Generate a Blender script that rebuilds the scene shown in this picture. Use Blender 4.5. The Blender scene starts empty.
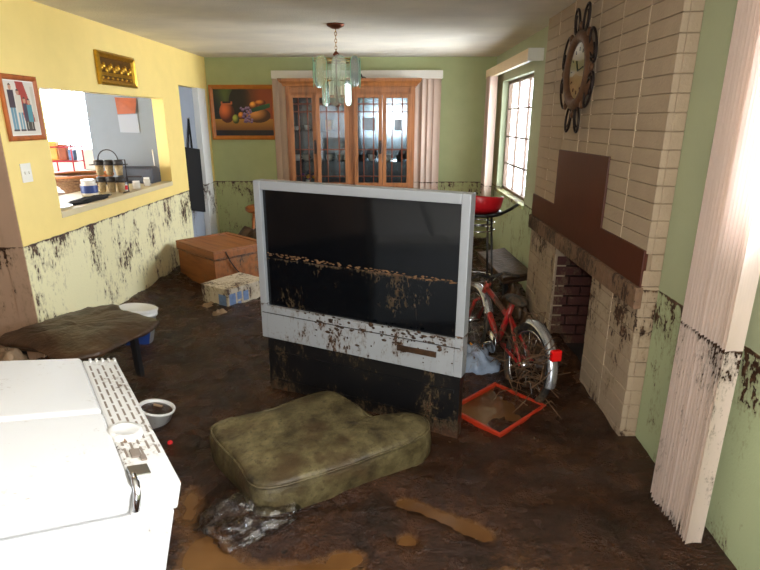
import bpy, bmesh, math, random
from mathutils import Vector, Matrix, noise, Euler
random.seed(7)
R = math.radians
S = bpy.context.scene
COL = S.collection

# ------------------------------------------------------------------ camera
EYE = Vector((0, 0, 1.65)); FOC = 534.0; PITCH = 17.2; YAW = 1.33
cam = bpy.data.cameras.new('camera'); cam.sensor_width = 36; cam.lens = FOC / 760 * 36
cam.clip_start = 0.02
camo = bpy.data.objects.new('camera', cam); COL.objects.link(camo)
camo.location = EYE; camo.rotation_euler = (R(90 - PITCH), 0, R(YAW)); S.camera = camo

# ------------------------------------------------------------------ world, lights, exposure
W = bpy.data.worlds.new('sky'); S.world = W; W.use_nodes = True
bg = W.node_tree.nodes['Background']; bg.inputs[0].default_value = (0.93, 0.97, 1.0, 1); bg.inputs[1].default_value = 16.0
def lamp(name, kind, loc, energy, **k):
    l = bpy.data.lights.new(name, kind); l.energy = energy
    o = bpy.data.objects.new(name, l); COL.objects.link(o); o.location = loc
    for a, b in k.items():
        if a == 'rot': o.rotation_euler = b
        elif a == 'portal': l.cycles.is_portal = b
        else: setattr(l, a, b)
    return o
# the photographer's flash, a hand's width above the lens
flash = lamp('camera_flash', 'POINT', (0.03, -0.02, 1.72), 58, color=(1, 0.95, 0.88), shadow_soft_size=0.03)
# portals: they only guide the sampling of the sky through the windows
lamp('portal_dining', 'AREA', (1.47, 6.0, 1.47), 1, shape='RECTANGLE', size=1.3, size_y=1.3, rot=(0, R(90), 0), portal=True)
lamp('portal_living', 'AREA', (1.47, 0.78, 1.68), 1, shape='RECTANGLE', size=0.85, size_y=2.2, rot=(0, R(90), 0), portal=True)
lamp('portal_rear', 'AREA', (-0.15, -2.68, 1.05), 1, shape='RECTANGLE', size=1.7, size_y=2.0, rot=(R(90), 0, 0), portal=True)
lamp('portal_kitchen', 'AREA', (-4.55, 7.78, 1.65), 1, shape='RECTANGLE', size=1.3, size_y=0.85, rot=(R(-90), 0, 0), portal=True)
vs = S.view_settings; vs.view_transform = 'Standard'; vs.look = 'None'; vs.exposure = 0.97; vs.gamma = 1.0; vs.use_curve_mapping = False
S.cycles.max_bounces = 8; S.cycles.diffuse_bounces = 5; S.cycles.transparent_max_bounces = 24
S.cycles.caustics_reflective = False; S.cycles.caustics_refractive = False; S.cycles.sample_clamp_indirect = 6

# pixel (760x570 frame) to a world point on a plane
_m = camo.rotation_euler.to_matrix()
def ray(x, y): return _m @ Vector((x - 380, 285 - y, -FOC))
def onz(x, y, z=0.0): d = ray(x, y); return EYE + d * ((z - EYE.z) / d.z)
def ony(x, y, Y): d = ray(x, y); return EYE + d * (Y / d.y)
def onx(x, y, X): d = ray(x, y); return EYE + d * (X / d.x)

# ------------------------------------------------------------------ materials
def rgb(r, g, b):
    f = lambda c: (c / 12.92 if c <= 0.04045 else ((c + 0.055) / 1.055) ** 2.4)
    return (f(r / 255), f(g / 255), f(b / 255), 1)
class NT:
    def __init__(s, nt): s.nt = nt
    def n(s, t, **k):
        o = s.nt.nodes.new(t)
        for a, b in k.items(): setattr(o, a, b)
        return o
    def val(s, sock, v):
        if hasattr(v, 'is_output') or isinstance(v, bpy.types.NodeSocket): s.nt.links.new(v, sock)
        else: sock.default_value = v
    def math(s, op, a, b=0.0, c=None, clamp=False):
        o = s.n('ShaderNodeMath', operation=op, use_clamp=clamp); s.val(o.inputs[0], a); s.val(o.inputs[1], b)
        if c is not None: s.val(o.inputs[2], c)
        return o.outputs[0]
    def mix(s, f, a, b):
        o = s.n('ShaderNodeMix', data_type='RGBA'); s.val(o.inputs[0], f); s.val(o.inputs[6], a); s.val(o.inputs[7], b); return o.outputs[2]
    def noise(s, vec, scale, detail=4, rough=0.55):
        o = s.n('ShaderNodeTexNoise'); s.val(o.inputs['Vector'], vec); o.inputs['Scale'].default_value = scale
        o.inputs['Detail'].default_value = detail; o.inputs['Roughness'].default_value = rough; return o.outputs[0]
    def map(s, vec, scale=(1, 1, 1), loc=(0, 0, 0)):
        o = s.n('ShaderNodeMapping'); s.val(o.inputs[0], vec); o.inputs['Scale'].default_value = scale; o.inputs['Location'].default_value = loc; return o.outputs[0]
    def ramp(s, f, stops, interp='LINEAR'):
        o = s.n('ShaderNodeValToRGB'); s.val(o.inputs[0], f); e = o.color_ramp.elements; o.color_ramp.interpolation = interp
        while len(e) < len(stops): e.new(0.5)
        for i, (p, c) in enumerate(stops):
            e[i].position = p; e[i].color = c if len(c) == 4 else (*c, 1)
        return o.outputs[0]
    def sstep(s, x, lo, hi):
        o = s.n('ShaderNodeMapRange', interpolation_type='SMOOTHSTEP'); s.val(o.inputs[0], x); s.val(o.inputs[1], lo); s.val(o.inputs[2], hi); return o.outputs[0]
def g(v): return (v, v, v, 1)

def make_splat():
    """flood mud on a surface: base colour in, muddied colour and mud mask out"""
    t = bpy.data.node_groups.new('flood_mud', 'ShaderNodeTree'); I = t.interface
    for nm, ty, d in (('Color', 'NodeSocketColor', (1, 1, 1, 1)), ('Wash', 'NodeSocketColor', (1, 1, 1, 1)), ('WashAmount', 'NodeSocketFloat', 0.0),
                      ('Line', 'NodeSocketFloat', 0.865), ('Amount', 'NodeSocketFloat', 0.0), ('Scale', 'NodeSocketFloat', 1.0)):
        so = I.new_socket(nm, in_out='INPUT', socket_type=ty); so.default_value = d
    I.new_socket('Color', in_out='OUTPUT', socket_type='NodeSocketColor'); I.new_socket('Mask', in_out='OUTPUT', socket_type='NodeSocketFloat')
    k = NT(t); gi = k.n('NodeGroupInput'); go = k.n('NodeGroupOutput'); geo = k.n('ShaderNodeNewGeometry'); P = geo.outputs['Position']
    sx = k.n('ShaderNodeSeparateXYZ'); k.val(sx.inputs[0], P); z = sx.outputs[2]
    sc = k.n('ShaderNodeVectorMath', operation='SCALE'); k.val(sc.inputs[0], P); k.val(sc.inputs[3], gi.outputs['Scale']); P2 = sc.outputs[0]
    jit = k.math('MULTIPLY', k.math('SUBTRACT', k.noise(P, 14, 3), 0.5), 0.014)
    d = k.math('SUBTRACT', k.math('ADD', gi.outputs['Line'], jit), z)             # depth below the flood line
    below = k.sstep(d, 0.0, 0.006)
    n1 = k.noise(k.map(P2, (30, 30, 11.5)), 1.0, 5, 0.62)
    n2 = k.noise(k.map(P2, (3.6, 3.6, 2.2), (3, 7, 1)), 1.0, 3)
    n3 = k.noise(k.map(P2, (60, 60, 42)), 1.0, 3, 0.6)
    thr = k.ramp(d, [(0.0, g(0.30)), (0.007, g(0.42)), (0.022, g(0.56)), (0.26, g(0.60)), (0.5, g(0.665)), (0.74, g(0.66)), (0.84, g(0.52))])
    thr = k.math('SUBTRACT', thr, k.math('MULTIPLY', k.math('SUBTRACT', n2, 0.53), 0.72))
    thr = k.math('SUBTRACT', thr, gi.outputs['Amount'])
    nn = k.math('ADD', k.math('MULTIPLY', n1, 0.62), k.math('MULTIPLY', n3, 0.38))
    m = k.math('MULTIPLY', k.sstep(nn, thr, k.math('ADD', thr, 0.035)), below)
    film = k.math('MULTIPLY', k.math('MULTIPLY', k.sstep(nn, k.math('SUBTRACT', thr, 0.12), thr), below), 0.38)
    mudc = k.ramp(k.noise(P2, 30, 3), [(0.3, rgb(48, 30, 20)), (0.55, rgb(78, 52, 34)), (0.75, rgb(120, 88, 60))])
    c = k.mix(k.math('MULTIPLY', below, gi.outputs['WashAmount']), gi.outputs['Color'], gi.outputs['Wash'])
    c = k.mix(film, c, rgb(120, 100, 72)); c = k.mix(m, c, mudc)
    k.val(go.inputs['Color'], c); k.val(go.inputs['Mask'], m)
    return t
SPLAT = make_splat()
M = {}
def mat(name, col, rough=0.6, metal=0.0, var=0.08, vscale=6, bump=0.0, bscale=60, mud=None, wash=None, line=0.865, mscale=1.0, spec=0.5, coat=0.0, grain=None, trans=0.0, obj=False):
    m = bpy.data.materials.new(name); m.use_nodes = True; k = NT(m.node_tree); b = m.node_tree.nodes['Principled BSDF']
    co = k.n('ShaderNodeTexCoord').outputs['Object'] if obj or grain else k.n('ShaderNodeNewGeometry').outputs['Position']
    if grain:
        f = k.noise(k.map(co, grain), 1.0, 6, 0.65)
        c = k.ramp(f, [(0.3, tuple(v * (1 - var * 4) for v in col[:3])), (0.5, col), (0.72, tuple(min(1, v * (1 + var * 3)) for v in col[:3]))])
    else:
        f = k.noise(co, vscale, 4)
        c = k.ramp(f, [(0.25, tuple(v * (1 - var) for v in col[:3])), (0.75, tuple(min(1, v * (1 + var)) for v in col[:3]))])
    rg = rough; mask = None
    if mud is not None:
        gn = k.n('ShaderNodeGroup'); gn.node_tree = SPLAT; k.val(gn.inputs['Color'], c)
        gn.inputs['Amount'].default_value = mud; gn.inputs['Line'].default_value = line; gn.inputs['Scale'].default_value = mscale
        if wash: gn.inputs['Wash'].default_value = wash[0]; gn.inputs['WashAmount'].default_value = wash[1]
        c = gn.outputs['Color']; mask = gn.outputs['Mask']
        rg = k.math('ADD', k.math('MULTIPLY', mask, 0.55 - rough), rough)
        if metal: k.val(b.inputs['Metallic'], k.math('MULTIPLY', k.math('SUBTRACT', 1.0, mask), metal))
    elif metal: b.inputs['Metallic'].default_value = metal
    k.val(b.inputs['Base Color'], c); k.val(b.inputs['Roughness'], rg); b.inputs['Specular IOR Level'].default_value = spec
    b.inputs['Coat Weight'].default_value = coat
    if trans: b.inputs['Transmission Weight'].default_value = trans
    if bump or mask is not None:
        h = k.math('MULTIPLY', k.noise(co, bscale, 5), max(bump, 0.0001))
        if mask is not None: h = k.math('ADD', h, k.math('MULTIPLY', mask, 0.5))
        bn = k.n('ShaderNodeBump'); k.val(bn.inputs['Height'], h); bn.inputs['Distance'].default_value = 0.008; bn.inputs['Strength'].default_value = 0.9
        k.val(b.inputs['Normal'], bn.outputs[0])
    M[name] = m; return m
def glass(name, tint, gloss=0.1, rough=0.02, milk=0.0):
    m = bpy.data.materials.new(name); m.use_nodes = True; k = NT(m.node_tree); nt = m.node_tree
    nt.nodes.remove(nt.nodes['Principled BSDF']); out = nt.nodes['Material Output']
    t = k.n('ShaderNodeBsdfTransparent'); t.inputs[0].default_value = tint; gl = k.n('ShaderNodeBsdfGlossy'); gl.inputs['Roughness'].default_value = rough
    fr = k.n('ShaderNodeFresnel'); f = k.math('ADD', k.math('MULTIPLY', fr.outputs[0], 0.8), gloss, clamp=True)
    mx = k.n('ShaderNodeMixShader'); k.val(mx.inputs[0], f); k.val(mx.inputs[1], t.outputs[0]); k.val(mx.inputs[2], gl.outputs[0]); res = mx.outputs[0]
    if milk:
        df = k.n('ShaderNodeBsdfDiffuse'); df.inputs[0].default_value = tint; m2 = k.n('ShaderNodeMixShader'); m2.inputs[0].default_value = milk; k.val(m2.inputs[1], res); k.val(m2.inputs[2], df.outputs[0]); res = m2.outputs[0]
    k.val(out.inputs[0], res)
    M[name] = m; return m

MUDC = rgb(58, 36, 22)
mat('yellow_paint', rgb(250, 222, 138), 0.6, var=0.03, bump=0.15, bscale=90, mud=0.045, mscale=0.9, wash=(rgb(234, 230, 190), 0.85))
mat('tan_paint', rgb(178, 146, 120), 0.7, var=0.05, mud=0.01, bump=0.15, bscale=90)
mat('green_paint', rgb(172, 180, 130), 0.6, var=0.05, bump=0.15, bscale=90, mud=0.03, wash=(rgb(176, 180, 124), 0.6))
mat('green_paint_near', rgb(172, 180, 146), 0.6, var=0.04, bump=0.15, bscale=90, mud=0.0, mscale=1.2, wash=(rgb(178, 194, 150), 0.6))
mat('grey_paint', rgb(120, 126, 132), 0.7, var=0.03, mud=-0.02)
mat('white_paint', rgb(232, 232, 228), 0.5, var=0.03, mud=-0.02)
mat('white_plain', rgb(235, 234, 230), 0.5, var=0.03)
mat('brick_paint', rgb(172, 152, 128), 0.6, var=0.06, vscale=9, bump=0.5, bscale=70, mud=0.055, mscale=1.2, obj=False)
mat('joint', rgb(238, 224, 198), 0.7, var=0.06, mud=0.0)
mat('mortar', rgb(150, 131, 108), 0.7, var=0.06, mud=-0.02)
mat('red_brick', rgb(72, 35, 28), 0.8, var=0.25, vscale=20, bump=0.8, bscale=60, mud=0.0)
mat('dark_mortar', rgb(44, 32, 27), 0.9, var=0.2)
mat('maroon_panel', rgb(78, 36, 22), 0.42, var=0.14, vscale=7, bump=0.1, bscale=30)
mat('mantel_stone', rgb(128, 98, 76), 0.6, var=0.3, vscale=30, bump=1.0, bscale=50, mud=0.08, line=0.9)
mat('soot', rgb(30, 24, 20), 0.9)
mat('bucket_white', rgb(232, 232, 230), 0.35, var=0.02, mud=-0.1, mscale=1.6)
mat('blue_label', rgb(34, 62, 130), 0.4, var=0.05)
mat('fridge_white', rgb(192, 192, 192), 0.28, var=0.01, mud=-0.19, line=3.0, mscale=1.7)
mat('fridge_grille', rgb(190, 189, 186), 0.35, var=0.02, mud=-0.13, line=3.0, mscale=2.0)
mat('slot_grey', rgb(112, 100, 90), 0.7)
mat('dark_slot', rgb(40, 34, 30), 0.7)
mat('chrome', rgb(205, 205, 208), 0.16, metal=1.0, var=0.02)
mat('silver_plastic', rgb(170, 175, 181), 0.35, metal=0.2, var=0.02, mud=-0.015, line=0.61, mscale=1.5)
mat('screen', rgb(9, 12, 16), 0.09, var=0.02, mud=-0.085, line=0.885, mscale=1.9, spec=0.5)
mat('screen_mud', rgb(20, 19, 16), 0.5, var=0.3, vscale=20, mud=0.0, line=0.905)
mat('tv_base', rgb(20, 20, 22), 0.3, var=0.1, mud=0.035, mscale=1.5)
mat('cloth_black', rgb(16, 15, 17), 0.9, var=0.2)
def cushion_mat():
    m = mat('cushion_cloth', rgb(104, 92, 56), 0.5, bump=1.0, bscale=24); k = NT(m.node_tree); b = m.node_tree.nodes['Principled BSDF']; P = k.n('ShaderNodeNewGeometry').outputs['Position']
    c = k.ramp(k.noise(P, 7, 6, 0.7), [(0.32, rgb(42, 33, 20)), (0.46, rgb(80, 70, 44)), (0.58, rgb(102, 92, 62)), (0.75, rgb(134, 120, 86))])
    c = k.mix(k.sstep(k.noise(P, 3.1, 4, 0.6), 0.54, 0.68), c, rgb(72, 56, 34)); c = k.mix(k.math('MULTIPLY', k.sstep(k.noise(P, 40, 3), 0.55, 0.7), 0.6), c, rgb(54, 42, 24))
    k.val(b.inputs['Base Color'], c)
cushion_mat()
mat('wood_orange', rgb(178, 104, 46), 0.5, var=0.1, grain=(3, 3, 30), mud=-0.02)
mat('wood_chest', rgb(140, 84, 42), 0.5, var=0.12, grain=(2, 22, 14), mud=-0.05, line=0.36)
mat('wood_hutch', rgb(136, 84, 44), 0.42, var=0.12, grain=(22, 6, 2.2))
mat('wood_frame', rgb(176, 96, 44), 0.45, var=0.12, grain=(14, 14, 3))
mat('wood_gilt', rgb(186, 110, 30), 0.4, var=0.2, vscale=12)
mat('gold', rgb(196, 150, 52), 0.3, metal=0.85, var=0.2, vscale=30)
mat('gold_dark', rgb(112, 76, 26), 0.4, metal=0.7, var=0.3, vscale=30)
mat('brass', rgb(190, 150, 84), 0.25, metal=1.0, var=0.1)
mat('bronze', rgb(112, 60, 40), 0.35, metal=0.8, var=0.1)
mat('iron', rgb(44, 34, 32), 0.45, metal=0.6, var=0.2)
mat('clock_ring', rgb(100, 68, 46), 0.45, metal=0.3, var=0.35, vscale=25, bump=0.5, bscale=50)
mat('clock_face', rgb(198, 182, 140), 0.6, var=0.12)
mat('vane', rgb(240, 226, 216), 0.55, var=0.03, mud=-0.015, line=0.885, mscale=1.8)
mat('vane_far', rgb(226, 204, 186), 0.6, var=0.04, mud=-0.03, mscale=1.4)
mat('valance', rgb(236, 212, 176), 0.5, var=0.03)
mat('valance_white', rgb(222, 218, 206), 0.5, var=0.03)
mat('window_bar', rgb(112, 92, 76), 0.5, var=0.05)
mat('red_paint', rgb(160, 14, 20), 0.3, var=0.1, mud=0.12, line=0.75, mscale=1.5)
mat('red_plastic', rgb(214, 30, 40), 0.35, var=0.05)
mat('orange_plastic', rgb(172, 48, 22), 0.4, var=0.15, vscale=12, mud=0.0, line=0.5, mscale=1.3)
mat('tyre', rgb(24, 22, 21), 0.7, var=0.3, mud=0.08, line=0.9)
mat('fender', rgb(190, 192, 196), 0.25, metal=0.8, var=0.05, mud=-0.03, line=0.6)
mat('black_metal', rgb(24, 24, 26), 0.4, var=0.1, mud=-0.02)
mat('twig', rgb(92, 66, 42), 0.8, var=0.4, vscale=30)
mat('cardboard_white', rgb(196, 182, 158), 0.7, var=0.15, vscale=8, mud=0.06, line=0.5)
mat('print_blue', rgb(104, 128, 168), 0.6, var=0.3, vscale=30)
mat('china', rgb(235, 232, 224), 0.2, var=0.03)
mat('china_dark', rgb(70, 66, 70), 0.25, var=0.2)
mat('purple', rgb(92, 48, 132), 0.6, var=0.3, vscale=40)
mat('yellow_petal', rgb(226, 180, 50), 0.6, var=0.2)
mat('grey_plastic', rgb(58, 62, 72), 0.4, var=0.1)
mat('jar_body', rgb(196, 190, 176), 0.25, var=0.1)
mat('herb', rgb(172, 150, 110), 0.8, var=0.4, vscale=60)
mat('lid_dark', rgb(46, 42, 40), 0.4, var=0.1)
mat('wicker', rgb(128, 92, 58), 0.8, var=0.4, vscale=60, bump=1.0, bscale=120)
mat('counter', rgb(216, 200, 160), 0.5, var=0.05)
mat('paper', rgb(150, 154, 162), 0.7, var=0.02)
mat('paper_orange', rgb(148, 72, 32), 0.6, var=0.2, vscale=14)
mat('red_wire', rgb(190, 40, 60), 0.4, var=0.05)
mat('pack_yellow', rgb(222, 160, 60), 0.5, var=0.15)
mat('switch', rgb(240, 236, 224), 0.4, var=0.01)
mat('plastic_blue', rgb(150, 166, 190), 0.2, var=0.2, vscale=12, mud=0.05, line=0.6)
mat('tan_mud', rgb(150, 124, 96), 0.6, var=0.35, vscale=14, bump=1.0, bscale=40)
mat('mud_slab', rgb(62, 42, 25), 0.42, var=0.75, vscale=7, bump=1.0, bscale=30)
mat('crust', rgb(112, 82, 54), 0.7, var=0.4, vscale=25)
mat('door_paint', rgb(150, 158, 170), 0.5, var=0.03, mud=0.0)
glass('pane_glass', (0.97, 0.98, 1, 1), 0.02)
glass('tinted_glass', (0.45, 0.46, 0.47, 1), 0.02)
glass('hutch_glass', (0.9, 0.94, 0.96, 1), 0.0, 0.03)
glass('chandelier_glass', (0.90, 0.98, 0.93, 1), 0.10, 0.08, 0.14)
glass('clear_bag', (0.97, 0.95, 0.93, 1), 0.05, 0.25)
def bag_bump():
    m = M['clear_bag']; k = NT(m.node_tree); gl = [n for n in m.node_tree.nodes if n.type == 'BSDF_GLOSSY'][0]; P = k.n('ShaderNodeNewGeometry').outputs['Position']
    v = k.n('ShaderNodeTexVoronoi'); k.val(v.inputs['Vector'], P); v.inputs['Scale'].default_value = 15
    bn = k.n('ShaderNodeBump'); k.val(bn.inputs['Height'], k.math('ADD', v.outputs[0], k.math('MULTIPLY', k.noise(P, 26, 3), 0.8))); bn.inputs['Distance'].default_value = 0.02; k.val(gl.inputs['Normal'], bn.outputs[0])
bag_bump()
glass('clock_glass', (0.97, 0.97, 0.95, 1), 0.03)
mat('glass_edge', rgb(150, 205, 172), 0.15, var=0.05)
mat('mirror', rgb(176, 188, 196), 0.14, metal=0.75, var=0.04)
mat('candle', rgb(238, 226, 196), 0.4, var=0.02)
def thin(nm, amt):      # light passes through the vanes
    m = M[nm]; k = NT(m.node_tree); b = m.node_tree.nodes['Principled BSDF']; t = k.n('ShaderNodeBsdfTranslucent'); src = b.inputs['Base Color'].links[0].from_socket
    k.val(t.inputs[0], src); mx = k.n('ShaderNodeMixShader'); mx.inputs[0].default_value = amt; k.val(mx.inputs[1], b.outputs[0]); k.val(mx.inputs[2], t.outputs[0]); k.val(m.node_tree.nodes['Material Output'].inputs[0], mx.outputs[0])
thin('vane', 0.42); thin('vane_far', 0.3)
def tail_light():
    m = mat('tail_red', rgb(226, 20, 20), 0.1, var=0.1)
tail_light()
mat('amber', rgb(240, 150, 20), 0.1, var=0.1)

def mud_mat():
    m = bpy.data.materials.new('mud'); m.use_nodes = True; k = NT(m.node_tree); b = m.node_tree.nodes['Principled BSDF']
    P = k.n('ShaderNodeNewGeometry').outputs['Position']
    c = k.ramp(k.noise(P, 4.5, 6, 0.65), [(0.3, rgb(30, 16, 8)), (0.5, rgb(54, 30, 15)), (0.68, rgb(74, 44, 22)), (0.85, rgb(108, 72, 38))])
    c = k.mix(k.sstep(k.noise(P, 38, 3), 0.62, 0.72), c, rgb(34, 22, 15))
    zz = k.n('ShaderNodeSeparateXYZ'); k.val(zz.inputs[0], P)
    wet = k.sstep(k.math('ADD', zz.outputs[2], k.math('MULTIPLY', k.math('SUBTRACT', k.noise(P, 26, 4), 0.5), 0.022)), 0.002, -0.010)   # silt film at the edge of the puddles
    c = k.mix(wet, c, rgb(96, 64, 34))
    k.val(b.inputs['Base Color'], c)
    k.val(b.inputs['Roughness'], k.ramp(k.noise(P, 9, 4), [(0.35, g(0.07)), (0.65, g(0.38))])); b.inputs['Specular IOR Level'].default_value = 0.36
    h = k.math('ADD', k.noise(P, 22, 6, 0.65), k.math('MULTIPLY', k.noise(P, 85, 4, 0.6), 0.5))
    bn = k.n('ShaderNodeBump'); k.val(bn.inputs['Height'], h); bn.inputs['Distance'].default_value = 0.045; bn.inputs['Strength'].default_value = 0.7
    k.val(b.inputs['Normal'], bn.outputs[0]); M['mud'] = m
    m = bpy.data.materials.new('muddy_water'); m.use_nodes = True; k = NT(m.node_tree); b = m.node_tree.nodes['Principled BSDF']
    P = k.n('ShaderNodeNewGeometry').outputs['Position']
    k.val(b.inputs['Base Color'], k.ramp(k.noise(P, 2.2, 3), [(0.3, rgb(80, 52, 28)), (0.7, rgb(118, 82, 46))])); b.inputs['Roughness'].default_value = 0.06
    bn = k.n('ShaderNodeBump'); k.val(bn.inputs['Height'], k.noise(P, 14, 2)); bn.inputs['Distance'].default_value = 0.002; k.val(b.inputs['Normal'], bn.outputs[0]); M['muddy_water'] = m
mud_mat()
def ceiling_mat():
    m = bpy.data.materials.new('ceiling_paint'); m.use_nodes = True; k = NT(m.node_tree); b = m.node_tree.nodes['Principled BSDF']
    P = k.n('ShaderNodeNewGeometry').outputs['Position']
    c = k.ramp(k.noise(k.map(P, (0.7, 1.1, 1)), 1.5, 4), [(0.35, rgb(220, 213, 198)), (0.6, rgb(240, 232, 214))])
    k.val(b.inputs['Base Color'], c); b.inputs['Roughness'].default_value = 0.75
    bn = k.n('ShaderNodeBump'); k.val(bn.inputs['Height'], k.noise(P, 70, 4)); bn.inputs['Distance'].default_value = 0.006; bn.inputs['Strength'].default_value = 0.7
    k.val(b.inputs['Normal'], bn.outputs[0]); M['ceiling_paint'] = m
ceiling_mat()
def attr_mat(name, rough):
    m = bpy.data.materials.new(name); m.use_nodes = True; k = NT(m.node_tree); b = m.node_tree.nodes['Principled BSDF']
    a = k.n('ShaderNodeAttribute', attribute_name='print'); k.val(b.inputs['Base Color'], a.outputs[0]); b.inputs['Roughness'].default_value = rough; M[name] = m
attr_mat('printed', 0.35)

# ------------------------------------------------------------------ mesh helpers
class MB:
    def __init__(s): s.v = []; s.f = []; s.mi = []
    def add(s, vs, fs, mi=0):
        o = len(s.v); s.v += [Vector(v) for v in vs]; s.f += [tuple(o + i for i in f) for f in fs]; s.mi += [mi] * len(fs); return s
    def box(s, x0, x1, y0, y1, z0, z1, mi=0, rot=None):
        vs = [(x, y, z) for z in (z0, z1) for y in (y0, y1) for x in (x0, x1)]
        if rot:
            c = Vector(((x0 + x1) / 2, (y0 + y1) / 2, (z0 + z1) / 2)); m = Euler(rot).to_matrix(); vs = [c + m @ (Vector(v) - c) for v in vs]
        return s.add(vs, [(0, 2, 3, 1), (4, 5, 7, 6), (0, 1, 5, 4), (2, 6, 7, 3), (0, 4, 6, 2), (1, 3, 7, 5)], mi)
    def tube(s, pts, r, n=8, closed=False, mi=0):
        pts = [Vector(p) for p in pts]; N = len(pts); rr = r if isinstance(r, (list, tuple)) else [r] * N
        up = None; o = len(s.v)
        for i, p in enumerate(pts):
            a = pts[(i - 1) % N] if (closed or i) else p; b = pts[(i + 1) % N] if (closed or i < N - 1) else p
            t = (b - a).normalized() if (b - a).length > 1e-9 else Vector((0, 0, 1))
            if up is None: up = t.orthogonal().normalized()
            up = (up - t * up.dot(t)); up = up.normalized() if up.length > 1e-6 else t.orthogonal().normalized()
            w = t.cross(up)
            for j in range(n):
                an = 2 * math.pi * j / n; s.v.append(p + (up * math.cos(an) + w * math.sin(an)) * rr[i])
        for i in range(N if closed else N - 1):
            for j in range(n):
                a = o + i * n; b = o + ((i + 1) % N) * n; s.f.append((a + j, a + (j + 1) % n, b + (j + 1) % n, b + j)); s.mi.append(mi)
        if not closed:
            s.f.append(tuple(o + j for j in reversed(range(n)))); s.f.append(tuple(o + (N - 1) * n + j for j in range(n))); s.mi += [mi, mi]
        return s
    def lathe(s, prof, n=24, c=(0, 0, 0), mi=0, mtx=None):
        o = len(s.v); c = Vector(c)
        for (r, z) in prof:
            for j in range(n):
                a = 2 * math.pi * j / n; p = Vector((max(r, 1e-4) * math.cos(a), max(r, 1e-4) * math.sin(a), z)); s.v.append(c + (mtx @ p if mtx else p))
        for i in range(len(prof) - 1):
            for j in range(n):
                a = o + i * n; b = a + n; s.f.append((a + j, a + (j + 1) % n, b + (j + 1) % n, b + j)); s.mi.append(mi)
        return s
    def prism(s, poly, z0, z1, f=None, mi=0):
        f = f or (lambda u, v, w: (u, v, w)); n = len(poly)
        vs = [f(u, v, z0) for u, v in poly] + [f(u, v, z1) for u, v in poly]
        return s.add(vs, [tuple(reversed(range(n))), tuple(range(n, 2 * n))] + [(i, (i + 1) % n, n + (i + 1) % n, n + i) for i in range(n)], mi)
    def sphere(s, c, r, n=12, m=8, sc=(1, 1, 1), mi=0):
        pr = [(math.sin(math.pi * i / m) * r, -math.cos(math.pi * i / m) * r) for i in range(m + 1)]
        return s.lathe(pr, n, c, mi, Matrix.Diagonal(sc))
    def mesh(s, name):
        me = bpy.data.meshes.new(name); me.from_pydata([tuple(v) for v in s.v], [], s.f); return me
    def build(s, name, mats, parent=None, smooth=False, bevel=0.0, world=True, seg=2, recalc=True):
        mats = mats if isinstance(mats, (list, tuple)) else [mats]
        if parent is not None and world:
            inv = parent.matrix_basis.inverted() if parent.parent is None else (parent.parent.matrix_basis @ parent.matrix_basis).inverted()
            s.v = [inv @ v for v in s.v]
        me = s.mesh(name)
        for m in mats: me.materials.append(M[m])
        for i, p in enumerate(me.polygons): p.material_index = s.mi[i]; p.use_smooth = smooth
        if recalc or bevel:
            bm = bmesh.new(); bm.from_mesh(me)
            if bevel:
                es = [e for e in bm.edges if len(e.link_faces) == 2 and e.calc_face_angle(0) > 0.6]
                bmesh.ops.bevel(bm, geom=es, offset=bevel, segments=seg, affect='EDGES', profile=0.5, clamp_overlap=True)
            bmesh.ops.recalc_face_normals(bm, faces=bm.faces[:]); bm.to_mesh(me); bm.free()
        o = bpy.data.objects.new(name, me); COL.objects.link(o)
        if parent is not None: o.parent = parent
        return o
def tag(o, label=None, cat=None, group=None, kind=None):
    for k, v in (('label', label), ('category', cat), ('group', group), ('kind', kind)):
        if v: o[k] = v
    return o
def thing(name, label, cat, loc=(0, 0, 0), rot=(0, 0, 0), group=None):
    o = bpy.data.objects.new(name, None); COL.objects.link(o); o.empty_display_size = 0.1
    o.location = loc; o.rotation_euler = rot; o.matrix_basis  # basis follows location/rotation
    return tag(o, label, cat, group)
def copy_part(src, parent, loc=(0, 0, 0), rot=(0, 0, 0), name=None):
    c = src.copy(); COL.objects.link(c); c.parent = parent; c.location = loc; c.rotation_euler = rot
    if name: c.name = name
    return c
def struct(o): o['kind'] = 'structure'; return o
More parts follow.
